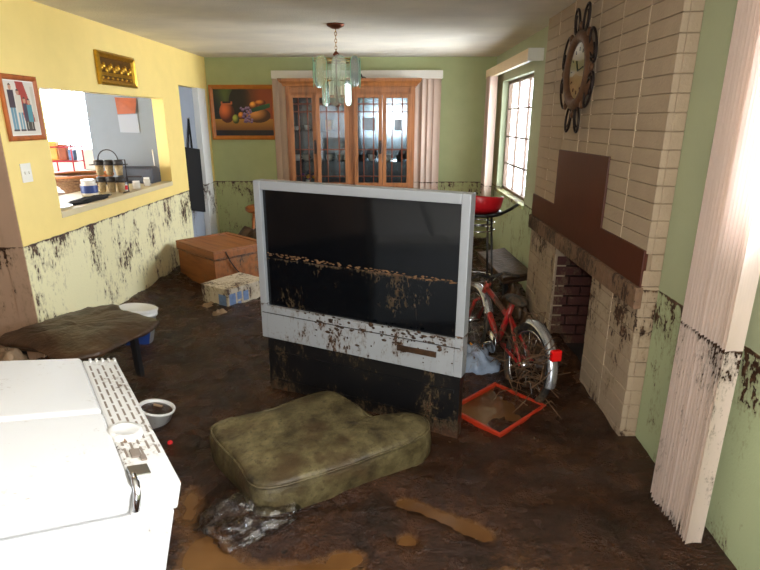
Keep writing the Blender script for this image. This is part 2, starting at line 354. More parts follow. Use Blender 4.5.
def wall(name, m, axis, c0, c1, u0, u1, z0, z1, holes=()):
    """slab on axis x or y between c0 and c1, u along the other axis, rectangular holes (u0,u1,z0,z1)"""
    us = sorted({u0, u1, *[h[0] for h in holes], *[h[1] for h in holes]}); zs = sorted({z0, z1, *[h[2] for h in holes], *[h[3] for h in holes]})
    us = [u for u in us if u0 <= u <= u1]; zs = [z for z in zs if z0 <= z <= z1]
    nu, nz = len(us) - 1, len(zs) - 1
    def solid(i, j):
        if not (0 <= i < nu and 0 <= j < nz): return False
        cu, cz = (us[i] + us[i + 1]) / 2, (zs[j] + zs[j + 1]) / 2
        return not any(h[0] < cu < h[1] and h[2] < cz < h[3] for h in holes)
    P = (lambda c, u, z: (c, u, z)) if axis == 'x' else (lambda c, u, z: (u, c, z))
    b = MB()
    for i in range(nu):
        for j in range(nz):
            if not solid(i, j): continue
            a, bb, c, d = us[i], us[i + 1], zs[j], zs[j + 1]
            for cc in (c0, c1): b.add([P(cc, a, c), P(cc, bb, c), P(cc, bb, d), P(cc, a, d)], [(0, 1, 2, 3)])
            for (di, dj, e) in ((-1, 0, ((a, c), (a, d))), (1, 0, ((bb, c), (bb, d))), (0, -1, ((a, c), (bb, c))), (0, 1, ((a, d), (bb, d)))):
                if not solid(i + di, j + dj): b.add([P(c0, *e[0]), P(c0, *e[1]), P(c1, *e[1]), P(c1, *e[0])], [(0, 1, 2, 3)])
    bm_o = b.build(name, m, recalc=False)
    bm = bmesh.new(); bm.from_mesh(bm_o.data); bmesh.ops.remove_doubles(bm, verts=bm.verts[:], dist=1e-5); bmesh.ops.recalc_face_normals(bm, faces=bm.faces[:]); bm.to_mesh(bm_o.data); bm.free()
    return struct(bm_o)
def printed(name, parent, P, nu, nv, fn):
    """flat print: P(u,v) -> point, fn(u,v) -> sRGB colour"""
    me = bpy.data.meshes.new(name); vs = [P(i / nu, j / nv) for j in range(nv + 1) for i in range(nu + 1)]
    fs = [(j * (nu + 1) + i, j * (nu + 1) + i + 1, (j + 1) * (nu + 1) + i + 1, (j + 1) * (nu + 1) + i) for j in range(nv) for i in range(nu)]
    inv = parent.matrix_basis.inverted(); me.from_pydata([tuple(inv @ Vector(v)) for v in vs], [], fs)
    ca = me.color_attributes.new('print', 'FLOAT_COLOR', 'POINT')
    for j in range(nv + 1):
        for i in range(nu + 1): ca.data[j * (nu + 1) + i].color = rgb(*[max(0, min(255, c)) for c in fn(i / nu, j / nv)])
    me.materials.append(M['printed']); o = bpy.data.objects.new(name, me); COL.objects.link(o); o.parent = parent; return o
def fbm(p, o=4): return noise.fractal(Vector(p), 1.0, 2.0, o)

# ------------------------------------------------------------------ the room
XL, XC, XR, YB, H, LINE = -2.384, 1.205, 1.29, 7.22, 2.40, 0.865
struct(MB().box(-5.8, 1.6, -2.6, 7.8, -0.3, -0.12).build('floor', 'dark_mortar'))
struct(MB().box(-5.8, 1.6, -2.6, 7.8, H, H + 0.12).build('ceiling', 'ceiling_paint'))
wall('wall_left', 'yellow_paint', 'x', XL - 0.12, XL, 3.32, YB, -0.12, H, [(3.775, 5.80, 1.005, 1.86), (6.26, 6.86, -0.12, 2.02)])
wall('wall_back', 'green_paint', 'y', YB, YB + 0.12, XL - 0.12, XR + 0.12, -0.12, H)
wall('wall_right', 'green_paint_near', 'x', XR, XR + 0.12, -2.6, YB, -0.12, H, [(5.28, 6.72, 0.84, 2.08), (-0.32, 1.885, 1.27, 2.1), (3.0, 3.98, -0.12, 0.82)])
wall('wall_return', 'tan_paint', 'y', 3.32, 3.44, -4.3, XL - 0.12, -0.12, H)
struct(MB().box(XL - 0.12, XL - 0.004, 3.312, 3.32, -0.12, H).build('trim_1', 'tan_paint'))
wall('wall_left_near', 'tan_paint', 'x', -4.3, -4.18, -2.6, 3.32, -0.12, H)
wall('wall_rear', 'tan_paint', 'y', -2.6, -2.48, -4.3, XR + 0.12, -0.12, H, [(-1.0, .7, .08, 2.05)])
# kitchen and hall seen through the openings
wall('wall_kitchen_partition', 'grey_paint', 'y', 6.15, 6.23, -3.40, XL - 0.12, -0.12, H)
wall('wall_kitchen_back', 'white_plain', 'y', 7.6, 7.72, -5.8, XL - 0.12, -0.12, H, [(-5.2, -3.9, 1.22, 2.08)])
wall('wall_kitchen_left', 'white_plain', 'x', -5.8, -5.68, 3.32, 7.6, -0.12, H)
wall('wall_hall', 'grey_paint', 'y', 7.30, 7.38, -3.45, XL - 0.12, -0.12, H)
# door casing and leaf beside the corner
struct(MB().box(XL - 0.13, XL + 0.012, 6.835, 7.10, -0.05, 2.02).build('trim_2', 'white_paint', bevel=0.004))
struct(MB().box(XL - 0.06, XL - 0.045, 6.90, 7.06, -0.05, 1.98).build('trim_3', 'white_paint'))

# ---- mud on the floor
TVR = (0.384, 2.513)
def lumps(x, y):
    near = max(0.0, min(1.0, (y - 1.6) / 2.2))
    h = 0.017 + 0.024 * fbm((x * 1.1 + 5, y * 1.1, 0.3), 3) + (0.008 + 0.02 * near) * fbm((x * 4.5, y * 4.5, 2.0), 4) + (0.002 + 0.010 * near) * abs(fbm((x * 13, y * 13, 5), 3))
    h += 0.02 * near
    for (px, py, rx, ry, an, dp) in PUD:
        dx, dy = x - px, y - py; c, s = math.cos(an), math.sin(an); u = (dx * c + dy * s) / rx; v = (-dx * s + dy * c) / ry
        h -= dp * math.exp(-(u * u + v * v) * (1 + 0.5 * fbm((x * 5, y * 5, 9), 2)))
    # silt banked up along the walls
    h += 0.05 * math.exp(-((x - XL) / 0.22) ** 2) * (1 if y > 3.3 else 0) + 0.03 * math.exp(-((x - XR) / 0.15) ** 2) + 0.05 * math.exp(-((y - YB) / 0.3) ** 2)
    return h
def pp(x, y): p = onz(x, y); return p.x, p.y
PUD = []
for (x, y, rx, ry, an, dp) in ((410, 504, 0.075, 0.036, -0.3, 0.075), (438, 514, 0.09, 0.026, -0.4, 0.065), (472, 528, 0.075, 0.034, -0.6, 0.075), (407, 540, 0.045, 0.035, 0, 0.07), (345, 556, 0.09, 0.02, 0, 0.06),
                               (205, 552, 0.16, 0.14, 0.3, 0.055), (190, 500, 0.09, 0.2, 0.4, 0.045), (290, 578, 0.3, 0.08, 0, 0.065), (345, 506, 0.05, 0.025, 0, 0.04)):
    X, Y = pp(x, y); PUD.append((X, Y, rx, ry, an, dp))
def mud_layer():
    x0, x1, y0, y1, st = -4.18, XR, -2.48, YB, 0.032
    nx, ny = int((x1 - x0) / st), int((y1 - y0) / st); vs = []
    for j in range(ny + 1):
        y = y0 + (y1 - y0) * j / ny
        for i in range(nx + 1):
            x = x0 + (x1 - x0) * i / nx; vs.append((x, y, lumps(x, y)))
    fs = [(j * (nx + 1) + i, j * (nx + 1) + i + 1, (j + 1) * (nx + 1) + i + 1, (j + 1) * (nx + 1) + i) for j in range(ny) for i in range(nx)]
    me = bpy.data.meshes.new('mud_layer'); me.from_pydata(vs, [], fs); me.materials.append(M['mud'])
    for p in me.polygons: p.use_smooth = True
    o = bpy.data.objects.new('mud_layer', me); COL.objects.link(o); tag(o, 'dark wet brown flood mud covering the whole floor', 'mud', kind='stuff')
mud_layer()
tag(MB().add([(-4.18, -2.48, -0.012), (XR, -2.48, -0.012), (XR, YB, -0.012), (-4.18, YB, -0.012)], [(0, 1, 2, 3)]).build('muddy_water', 'muddy_water'),
    'tan muddy water standing in shallow puddles on the mud', 'water', kind='stuff')

# ---- chimney breast: core, bricks one by one, panel, mantel, firebox
CH0, CH1 = 2.486, 4.60
FB0, FB1, FBT = 3.12, 3.86, 0.755
ch = struct(bpy.data.objects.new('wall_chimney', None)); COL.objects.link(ch); ch.location = (XC, CH0, 0)
cb = MB(); xf = XC + 0.009
for (a, b, c, d) in ((CH0 + .009, FB0 + .004, -0.12, H), (FB1 - .004, CH1, -0.12, H), (FB0 + .004, FB1 - .004, FBT, H)): cb.box(xf, XR + 0.001, a, b, c, d)
cb.build('core', 'mortar', ch)
cols = [CH0, 2.80, 3.12, 3.455, 3.625, 3.955, 4.28, CH1]; PITCHZ = 0.08
bmesh_cache = {}
def brick_mesh(L, D, Hh, m):
    key = (round(L, 3), round(D, 3), round(Hh, 3), m)
    if key not in bmesh_cache:
        bm = bmesh.new(); bmesh.ops.create_cube(bm, size=1); bmesh.ops.scale(bm, vec=(D, L, Hh), verts=bm.verts)
        bmesh.ops.bevel(bm, geom=bm.edges[:], offset=0.0025, segments=1, affect='EDGES')
        me = bpy.data.meshes.new('brick'); bm.to_mesh(me); bm.free(); me.materials.append(M[m]); bmesh_cache[key] = me
    return bmesh_cache[key]
def brick(cx, cy, cz, L, D, Hh, m='brick_paint'):
    o = bpy.data.objects.new('brick', brick_mesh(L, D, Hh, m)); COL.objects.link(o); o.parent = ch
    o.location = Vector((cx, cy, cz)) - ch.location; return o
BD = 0.03
for r in range(30):
    z = r * PITCHZ + PITCHZ / 2
    for c in range(len(cols) - 1):
        a, b = cols[c], cols[c + 1]
        if z < 0.78 and a > FB0 - .01 and b < FB1 + 0.11 and not (a >= FB1 - .01):
            if b <= FB1 + .01 or a < FB1:      # opening of the firebox
                if b > FB1 + .01: a = FB1
                else: continue
        if 0.92 < z < 1.01 or (0.92 < z < 1.41 and a > 3.1 and b < 3.96): continue
        brick(XC + BD / 2 + random.uniform(-.0015, .0015), (a + b) / 2, z, b - a - 0.007, BD, PITCHZ - 0.003)
    brick((XC + XR) / 2 + 0.014, CH0 + BD / 2 - .0005, z, BD, XR - XC - 0.03, PITCHZ - 0.003)
for yj in cols[1:-1]:
    for (z0, z1) in (((.0, .765), (1.05, H)) if yj < 3.05 else ((.875, H),) if yj > 3.9 else ((1.44, H),)):
        MB().box(XC + .002, XC + .012, yj - .0045, yj + .0045, z0, z1).build('mortar_joint', 'joint', ch)
TP = [(2.492, 0.875), (4.597, 0.875), (4.597, 1.052), (3.985, 1.052), (3.985, 1.445), (3.055, 1.455), (3.055, 1.056), (2.492, 1.056)]
MB().prism(TP, XC - 0.010, XC + 0.012, lambda u, v, w: (w, u, v)).build('stepped_panel', 'maroon_panel', ch, bevel=0.003)['label'] = 'dark maroon stepped panel above the fireplace'
MB().box(XC - 0.028, XC + 0.01, CH0 - 0.004, CH1, 0.765, 0.875).build('mantel', 'mantel_stone', ch, bevel=0.006)['label'] = 'mud-caked mantel strip'
# firebox lining
fb = MB(); fb.box(1.62, 1.66, FB0 - .1, FB1 + .1, -0.12, 0.86); fb.box(XC + .05, 1.62, FB1 + .03, FB1 + .07, -0.12, 0.80); fb.box(XC + .05, 1.62, FB0 - .07, FB0 - .03, -0.12, 0.80); fb.box(XC + 0.05, 1.62, FB0 - .07, FB1 + .07, FBT + .012, FBT + .05)
fb.box(XC + .05, 1.62, FB0 - .07, FB1 + .07, -0.12, -0.05)
fb.build('firebox', 'dark_mortar', ch)
for r in range(10):
    z = r * 0.078 + 0.03
    if z > 0.73: break
    off = 0.1 if r % 2 else 0.0
    for (a, b) in (((XC + .012, XC + .21), (XC + .21, 1.615)) if r % 2 else ((XC + .012, XC + .12), (XC + .12, XC + .32), (XC + .32, 1.615))):
        for yy in (FB1 + .012, FB0 - .012):
            o = bpy.data.objects.new('brick', brick_mesh(0.04, b - a - 0.012, 0.066, 'red_brick')); COL.objects.link(o); o.parent = ch
            o.location = Vector(((a + b) / 2, yy, z)) - ch.location
    for i in range(4):
        a = FB0 + (FB1 - FB0) * i / 4
        o = bpy.data.objects.new('brick', brick_mesh((FB1 - FB0) / 4 - .012, 0.04, 0.066, 'red_brick')); COL.objects.link(o); o.parent = ch
        o.location = Vector((1.61, a + (FB1 - FB0) / 8, z)) - ch.location

# ---- windows
def window(name, X, y0, y1, z0, z1, nv, nh, axis='x', sill=True, barm='window_bar', depth=0.09, gm='pane_glass'):
    root = struct(bpy.data.objects.new(name, None)); COL.objects.link(root)
    root.location = (X, (y0 + y1) / 2, z0) if axis == 'x' else ((y0 + y1) / 2, X, z0)
    bx = (lambda mb, c0, c1, u0, u1, a, b: mb.box(c0, c1, u0, u1, a, b)) if axis == 'x' else (lambda mb, c0, c1, u0, u1, a, b: mb.box(u0, u1, c0, c1, a, b))
    c = X + depth; fr = MB()
    for (a, b, d, e) in ((y0, y0 + .035, z0, z1), (y1 - .035, y1, z0, z1), (y0, y1, z0, z0 + .035), (y0, y1, z1 - .035, z1)): bx(fr, c - .02, c + .025, a, b, d, e)
    fr.build('window_frame', barm, root)
    for i in range(nv):
        u = y0 + (y1 - y0) * (i + 1) / (nv + 1); mb = MB(); bx(mb, c - .012, c + .012, u - .011, u + .011, z0 + .03, z1 - .03); mb.build('glazing_bar', barm, root)
    for j in range(nh):
        z = z0 + (z1 - z0) * (j + 1) / (nh + 1); mb = MB(); bx(mb, c - .010, c + .010, y0 + .03, y1 - .03, z - .010, z + .010); mb.build('glazing_bar', barm, root)
    for i in range(nv + 1):
        for j in range(nh + 1):
            u0 = y0 + (y1 - y0) * i / (nv + 1); u1 = y0 + (y1 - y0) * (i + 1) / (nv + 1); a = z0 + (z1 - z0) * j / (nh + 1); b = z0 + (z1 - z0) * (j + 1) / (nh + 1)
            mb = MB(); bx(mb, c - .002, c + .002, u0 + .012, u1 - .012, a + .012, b - .012); mb.build('pane', gm, root)
    if sill:
        mb = MB(); bx(mb, X - .025, X + depth, y0 - .03, y1 + .03, z0 - .03, z0 + .006); mb.build('window_sill', 'green_paint', root, bevel=0.004)
    return root
window('window_1', XR, 5.28, 6.72, 0.84, 2.08, 2, 3)
window('window_2', XR, -0.32, 1.885, 1.27, 2.1, 1, 0, sill=False, barm='white_plain')
window('window_4', -2.6, -1.0, .7, .08, 2.05, 1, 0, axis='y', sill=False, barm='white_plain', depth=0.06, gm='tinted_glass')
window('window_3', 7.6, -5.2, -3.9, 1.22, 2.08, 1, 1, axis='y', sill=False, barm='white_plain')

# ------------------------------------------------------------------ blinds
def vane_mesh(w, h, curve, m, serr=False):
    me_b = MB(); n = 6
    for j in (0, 1):
        for i in range(n + 1):
            t = i / n - 0.5; bow = curve * (1 - 4 * t * t)
            for e in (-0.0006, 0.0006): me_b.v.append(Vector((t * w, bow + e, h * j)))
    q = lambda i, j, e: j * (n + 1) * 2 + i * 2 + e
    for i in range(n):
        me_b.f += [(q(i, 0, 0), q(i + 1, 0, 0), q(i + 1, 1, 0), q(i, 1, 0)), (q(i, 0, 1), q(i, 1, 1), q(i + 1, 1, 1), q(i + 1, 0, 1)), (q(i, 0, 0), q(i, 0, 1), q(i + 1, 0, 1), q(i + 1, 0, 0)), (q(i, 1, 0), q(i + 1, 1, 0), q(i + 1, 1, 1), q(i, 1, 1))]
    me_b.f += [(q(0, 0, 0), q(0, 1, 0), q(0, 1, 1), q(0, 0, 1)), (q(n, 0, 0), q(n, 0, 1), q(n, 1, 1), q(n, 1, 0))]
    me = me_b.mesh('vane'); me.materials.append(M[m])
    for p in me.polygons: p.use_smooth = False
    return me
def blind(name, label, me, pos, angs, z, top=None, head=None, parent_loc=None):
    t = thing(name, label, 'blind', parent_loc or (pos[0][0], pos[0][1], z))
    for (x, y), a in zip(pos, angs):
        o = bpy.data.objects.new('vane', me); COL.objects.link(o); o.parent = t
        o.location = Vector((x, y, z + random.uniform(-.004, .012))) - t.location; o.rotation_euler = (0, 0, a)
    return t
n = 17
t = blind('vertical_blind', 'tall stack of cream blind vanes, mud-spotted at the bottom, nearest the camera', vane_mesh(0.068, 2.08, 0.005, 'vane'),
          [(1.186 + random.uniform(-.004, .004), 1.725 + 0.019 * i) for i in range(n)], [R(8 + random.uniform(-3, 3)) for _ in range(n)], 0.055)
MB().box(1.165, 1.225, -0.35, 2.06, 2.135, 2.185).build('headrail', 'valance_white', t)
for y in (-.3, 2.0): MB().box(1.225, XR, y, y + .03, 2.14, 2.18).build('bracket', 'valance_white', t)
t = blind('vertical_blind', 'narrow stack of pale blind vanes hanging at the far side of the bright dining window', vane_mesh(0.089, 1.52, 0.008, 'vane_far'),
          [(1.185 + .006 * (i % 2), 6.74 + 0.045 * i) for i in range(8)], [R(-12 + random.uniform(-8, 8)) for _ in range(8)], 0.62)
MB().box(1.185, 1.215, 5.02, 7.12, 2.14, 2.17).build('headrail', 'valance_white', t)
t = thing('window_valance', 'cream boxed valance above the bright dining window', 'valance', (1.17, 6.0, 2.13))
MB().box(1.155, 1.175, 5.0, 7.16, 2.135, 2.235).box(1.175, XR, 7.14, 7.16, 2.135, 2.235).box(1.175, XR, 5.02, 7.14, 2.222, 2.235).build('front_board', 'valance', t)
MB().box(1.155, XR, 4.985, 5.0, 2.135, 2.237).build('end_board', 'valance_white', t)
# behind the hutch
me = vane_mesh(0.089, 1.60, 0.010, 'vane_far')
blind('vertical_blind', 'pale blind vanes showing left of the china hutch beside the fruit painting', me, [(-1.485 + .075 * i, 7.165) for i in range(3)], [R(8)] * 3, 0.56)
blind('vertical_blind', 'pale hanging blind vanes on the green wall right of the china hutch', me, [(0.255 + .076 * i, 7.165) for i in range(5)], [R(8), R(-6), R(25), R(6), R(4)], 0.56)
t = thing('window_valance', 'long cream valance running along the wall above the china hutch', 'valance', (-0.45, 7.2, 2.14))
MB().box(-1.525, 0.615, 7.10, 7.115, 2.14, 2.235).build('front_board', 'valance_white', t, bevel=0.002)
for x in (-1.525, 0.6): MB().box(x, x + .015, 7.115, YB, 2.14, 2.235).build('end_board', 'valance_white', t)

# ------------------------------------------------------------------ china hutch
HX0, HX1, HY, HYB = -1.29, 0.262, 6.75, 7.09
hu = thing('china_hutch', 'orange oak china hutch with four leaded glass doors against the back wall', 'cabinet', ((HX0 + HX1) / 2, 6.92, 0))
b = MB(); b.box(HX0, HX0 + .03, HY + .02, HYB, 0, 2.06); b.box(HX1 - .03, HX1, HY + .02, HYB, 0, 2.06); b.box(HX0, HX1, HY, HYB, 2.03, 2.06); b.box(HX0, HX1, HY, HYB, 0.78, 0.81)
b.box(-0.515, -0.495, HY + .02, HYB - .02, 0.81, 2.03)
b.build('case', 'wood_hutch', hu)
MB().box(HX0 - .01, HX1 + .01, HY - .06, HYB, 0, 0.78).build('base_cabinet', 'wood_hutch', hu, bevel=0.006)
MB().box(HX0 + .03, HX1 - .03, HYB - .02, HYB - .008, 0.81, 2.03).build('mirror_back', 'mirror', hu)
# crown
prof = [(0, 2.03), (0.02, 2.03), (0.035, 2.06), (0.07, 2.085), (0.075, 2.115), (0, 2.115)]
cr = MB(); n = len(prof)
def crown_pt(p, k): d, z = p; return [(HX0 - d, HYB, z), (HX0 - d, HY - d, z), (HX1 + d, HY - d, z), (HX1 + d, HYB, z)][k]
for k in range(3):
    vs = [crown_pt(p, k) for p in prof] + [crown_pt(p, k + 1) for p in prof]; cr.add(vs, [(i, i + 1, n + i + 1, n + i) for i in range(n - 1)])
cr.add([crown_pt(prof[4], k) for k in range(4)], [(0, 1, 2, 3)])
cr.build('crown', 'wood_hutch', hu)
b = MB()
for (a, c) in ((HX0, HX0 + .055), (-0.545, -0.462), (HX1 - .055, HX1)): b.box(a, c, HY - .002, HY + .02, 0.81, 2.03)
b.box(HX0, HX1, HY, HY + .02, 1.93, 1.955); b.box(HX0, HX1, HY, HY + .02, 0.81, 0.86); b.box(HX0, HX1, HY, HY + .02, 2.015, 2.03)
for x in (-0.93, -0.13): b.box(x - .018, x + .018, HY, HY + .02, 1.955, 2.015)
b.build('face_frame', 'wood_hutch', hu, bevel=0.002)
for (a, c) in ((HX0 + .055, -.948), (-.912, -.545), (-.462, -.148), (-.112, HX1 - .055)):
    MB().box(a, c, HY + .012, HY + .02, 1.95, 2.02).build('frieze_panel', 'wood_hutch', hu)
for i, (a, c, hinge) in enumerate(((HX0 + .045, -.93, 0), (-.925, -.54, 1), (-.47, -.13, 0), (-.125, HX1 - .045, 1))):
    z0, z1 = 0.85, 1.94; st = .045; y = HY - .022
    dr = MB(); dr.box(a, a + st, y, y + .022, z0, z1); dr.box(c - st, c, y, y + .022, z0, z1); dr.box(a + st, c - st, y, y + .022, z1 - .04, z1); dr.box(a + st, c - st, y, y + .022, z0, z0 + .05)
    d = dr.build('door', 'wood_hutch', hu, bevel=0.002)
    MB().box(a + st, c - st, y + .009, y + .013, z0 + .05, z1 - .04).build('pane', 'hutch_glass', d)
    w = c - a - 2 * st; cm = MB()
    for f in (.28, .76): cm.box(a + st + w * f - .006, a + st + w * f + .006, y + .004, y + .018, z0 + .05, z1 - .04)
    for f in (.84, .93): zz = z0 + .05 + (z1 - z0 - .09) * f; cm.box(a + st, c - st, y + .004, y + .018, zz - .005, zz + .005)
    for f in (.08, .4): zz = z0 + .05 + (z1 - z0 - .09) * f; cm.box(a + st, c - st, y + .005, y + .017, zz - .005, zz + .005)
    cm.build('leading', 'bronze', d)
    hx = (c - .02) if i in (0, 2) else None
    if hx: MB().tube([(hx, y, 1.27), (hx, y - .025, 1.28), (hx, y - .03, 1.33), (hx, y - .025, 1.38), (hx, y, 1.39)], .008, 8).box(hx - .014, hx + .014, y - .004, y + .001, 1.25, 1.41).build('handle', 'iron', d)
    d.location = Vector((0, 0, 0))
    if i == 1:   # this door stands a little ajar
        piv = Vector((c, y, 0)) - hu.location; rm = Matrix.Rotation(R(4.2), 4, 'Z'); mtx = Matrix.Translation(piv) @ rm @ Matrix.Translation(-piv)
        d.matrix_basis = mtx
for z in (1.155, 1.525): MB().box(HX0 + .03, HX1 - .03, HY + .05, HYB - .02, z - .006, z).build('shelf', 'hutch_glass', hu)
# crockery in the hutch, one by one
def cup(x, y, z, r, h, m, name, label, handle=True):
    t = thing(name, label, 'cup', (x, y, z), group='crockery inside the china hutch')
    MB().lathe([(0, 0.002), (r * .6, 0), (r * .85, h * .25), (r, h), (r * .94, h), (r * .78, h * .28), (0, h * .12)], 16, (x, y, z)).build('bowl', m, t, smooth=True)
    if handle: MB().tube([(x + r * .9, y, z + h * .8), (x + r * 1.4, y, z + h * .75), (x + r * 1.45, y, z + h * .4), (x + r * .85, y, z + h * .25)], .005, 6).build('handle', m, t, smooth=True)
def plate(x, y, z, r, m, label):
    mtx = Matrix.Rotation(R(72), 3, 'X')
    o = MB().lathe([(0, 0), (r * .6, 0.002), (r * .7, .012), (r, .02), (r, .024), (r * .68, .017), (0, .006)], 20, (x, y, z + r * .97), 0, mtx).build('plate', m, smooth=True)
    tag(o, label, 'plate', 'crockery inside the china hutch')
for i, (x, m, lb) in enumerate(((-1.20, 'china', 'white cup at the left end of the lower hutch shelf'), (-1.09, 'jar_body', 'cream mug second on the lower hutch shelf behind the left door'),
                      (-.80, 'china', 'white teacup with cream rim, lower shelf behind the second hutch door'), (-.66, 'jar_body', 'cream cup at the right of the lower shelf behind the second hutch door'),
                      (-.39, 'china_dark', 'dark mug on the lower shelf left in the third hutch door'), (-.27, 'china', 'white cup in front of a dark plate in the third hutch door'),
                      (-.06, 'china', 'white cup on lower shelf left in the fourth hutch door'), (.09, 'china_dark', 'dark cup on lower shelf right in the fourth hutch door'))):
    cup(x, 6.90, 1.155, .045 if i != 1 else .05, .075, m, 'teacup', lb)
for (x, z, m, lb) in ((-.27, 1.155, 'china_dark', 'dark plate stood upright in the third hutch door'), (.14, 1.155, 'china_dark', 'dark plate stood upright in the fourth hutch door'), (-.62, 1.155, 'china', 'pale plate stood upright in the second hutch door')):
    plate(x, 7.0, z, .07, m, lb)
for (x, r, h, m, lb) in ((-1.20, .03, .05, 'china', 'tiny white cup on the upper hutch shelf, leftmost'), (-1.07, .035, .06, 'china', 'small white sugar bowl on the upper hutch shelf')):
    cup(x, 6.9, 1.525, r, h, m, 'teacup', lb)
for (x, w, h, m, lb) in ((-.80, .07, .12, 'pack_yellow', 'small yellow box on the upper shelf in the second hutch door'), (-.3, .16, .15, 'paper', 'white card propped on the upper shelf in the third hutch door'), (.06, .09, .13, 'grey_plastic', 'dark picture stand on the upper shelf in the fourth hutch door')):
    tag(MB().box(x - w / 2, x + w / 2, 6.9, 6.93, 1.525, 1.525 + h).build('keepsake_box', m, bevel=.004), lb, 'box')
t = thing('flower_bunch', 'purple and yellow artificial flowers low behind the left hutch door', 'flowers', (-1.08, 6.9, .81))
MB().lathe([(.03, 0), (.04, .05), (.03, .1), (.035, .11)], 12, (-1.08, 6.9, .81)).build('vase', 'china', t, smooth=True)
for i in range(9):
    x, y, z = -1.08 + random.uniform(-.09, .09), 6.9 + random.uniform(-.04, .04), .95 + random.uniform(-.03, .05)
    MB().tube([(-1.08, 6.9, .9), (x, y, z)], .003, 5).sphere((x, y, z), .022, 8, 6).build('flower', 'purple' if i % 3 else 'yellow_petal', t, smooth=True)
t = MB()
for i in range(6):
    a = i * 1.05; t.tube([(-.42 + .0 , 7.0, 2.118), (-.42 + .06 * math.cos(a), 7.0 + .04 * math.sin(a), 2.15 + .015 * (i % 3)), (-.42 + .1 * math.cos(a), 7.0 + .05 * math.sin(a), 2.125)], .008, 6)
tag(t.build('ornament', 'iron', smooth=True), 'small dark metal ornament on top of the china hutch', 'ornament')

# ------------------------------------------------------------------ chandelier
CX, CY = -0.478, 4.81
cd = thing('chandelier', 'brass two-tier chandelier with pale green glass panels under the ceiling', 'chandelier', (CX, CY, H))
MB().lathe([(0, H), (.075, H), (.07, H - .015), (.03, H - .035), (0, H - .036)], 20, (CX, CY, 0)).build('ceiling_rose', 'bronze', cd, smooth=True)
b = MB()
for i in range(7):
    z = H - .045 - i * .027; rr = [(CX + (.009 * math.cos(a) if i % 2 else 0), CY + (0 if i % 2 else .009 * math.cos(a)), z + .017 * math.sin(a)) for a in [k * math.pi / 5 for k in range(10)]]
    b.tube(rr, .003, 5, closed=True)
b.build('chain', 'brass', cd, smooth=True)
MB().lathe([(0, 2.20), (.012, 2.19), (.028, 2.17), (.012, 2.15), (.008, 2.12), (.008, 1.80), (.02, 1.79), (.035, 1.775), (.02, 1.76), (0, 1.75)], 14, (CX, CY, 0)).build('stem', 'bronze', cd, smooth=True)
def ring(r, z): return MB().tube([(CX + r * math.cos(a), CY + r * math.sin(a), z) for a in [k * math.pi / 12 for k in range(24)]], .005, 6, closed=True)
rg = ring(.19, 2.12)
for k in range(6): a = k * math.pi / 3; rg.tube([(CX, CY, 2.12), (CX + .19 * math.cos(a), CY + .19 * math.sin(a), 2.12)], .004, 5)
rg.build('ring', 'brass', cd, smooth=True)
rg = ring(.11, 1.96)
for k in range(5): a = k * 1.2566; rg.tube([(CX, CY, 1.96), (CX + .11 * math.cos(a), CY + .11 * math.sin(a), 1.96)], .004, 5)
rg.build('ring', 'brass', cd, smooth=True)
def panel_poly(w, h, n=8):
    r = w / 2; return [(r * math.cos(a), h / 2 - r + r * math.sin(a)) for a in [math.pi * k / n for k in range(n + 1)]] + [(-r * math.cos(a), -h / 2 + r - r * math.sin(a)) for a in [math.pi * k / n for k in range(n + 1)]]
def glass_panels(nn, r, z, w, h, off):
    for k in range(nn):
        a = off + 2 * math.pi * k / nn; ca, sa = math.cos(a), math.sin(a)
        f = lambda u, v, d: (CX + (r + d) * ca - u * sa, CY + (r + d) * sa + u * ca, z + v)
        p = MB().prism(panel_poly(w, h), -.003, .003, f); 
        for i in range(2, len(p.mi)): p.mi[i] = 1
        p.build('glass_panel', ['chandelier_glass', 'glass_edge'], cd)
glass_panels(8, .195, 2.03, .115, .24, .2)
glass_panels(6, .115, 1.865, .085, .21, .5)
for k in range(5):
    a = k * 1.2566 + .4; x, y = CX + .06 * math.cos(a), CY + .06 * math.sin(a)
    MB().lathe([(.009, 1.85), (.009, 1.93), (.012, 1.94), (.013, 1.96), (.006, 1.99), (0, 2.0)], 8, (x, y, 0)).build('bulb', 'candle', cd, smooth=True)

# ------------------------------------------------------------------ pictures
def framed(name, label, P, w, h, fw, fd, fm, cat='picture'):
    """P(u,v,d): u along the wall 0..w, v up 0..h, d out of the wall"""
    o = P(w / 2, 0, 0); t = thing(name, label, cat, o); b = MB()
    pr = [(0, 0), (0, fd * .7), (fw * .35, fd), (fw * .75, fd * .75), (fw, fd * .3), (fw, 0)]
    cs = [(0, 0, 1, 1), (w, 0, -1, 1), (w, h, -1, -1), (0, h, 1, -1)]
    for k in range(4):
        a, c = cs[k], cs[(k + 1) % 4]; n = len(pr)
        vs = [P(a[0] + a[2] * q[0], a[1] + a[3] * q[0], q[1]) for q in pr] + [P(c[0] + c[2] * q[0], c[1] + c[3] * q[0], q[1]) for q in pr]
        b.add(vs, [(i, i + 1, n + i + 1, n + i) for i in range(n - 1)])
    b.build('frame', fm, t); return t
PL = lambda y0, z0: (lambda u, v, d: Vector((XL + .002 + d, y0 + u, z0 + v)))
PBk = lambda x0, z0: (lambda u, v, d: Vector((x0 + u, YB - .002 - d, z0 + v)))
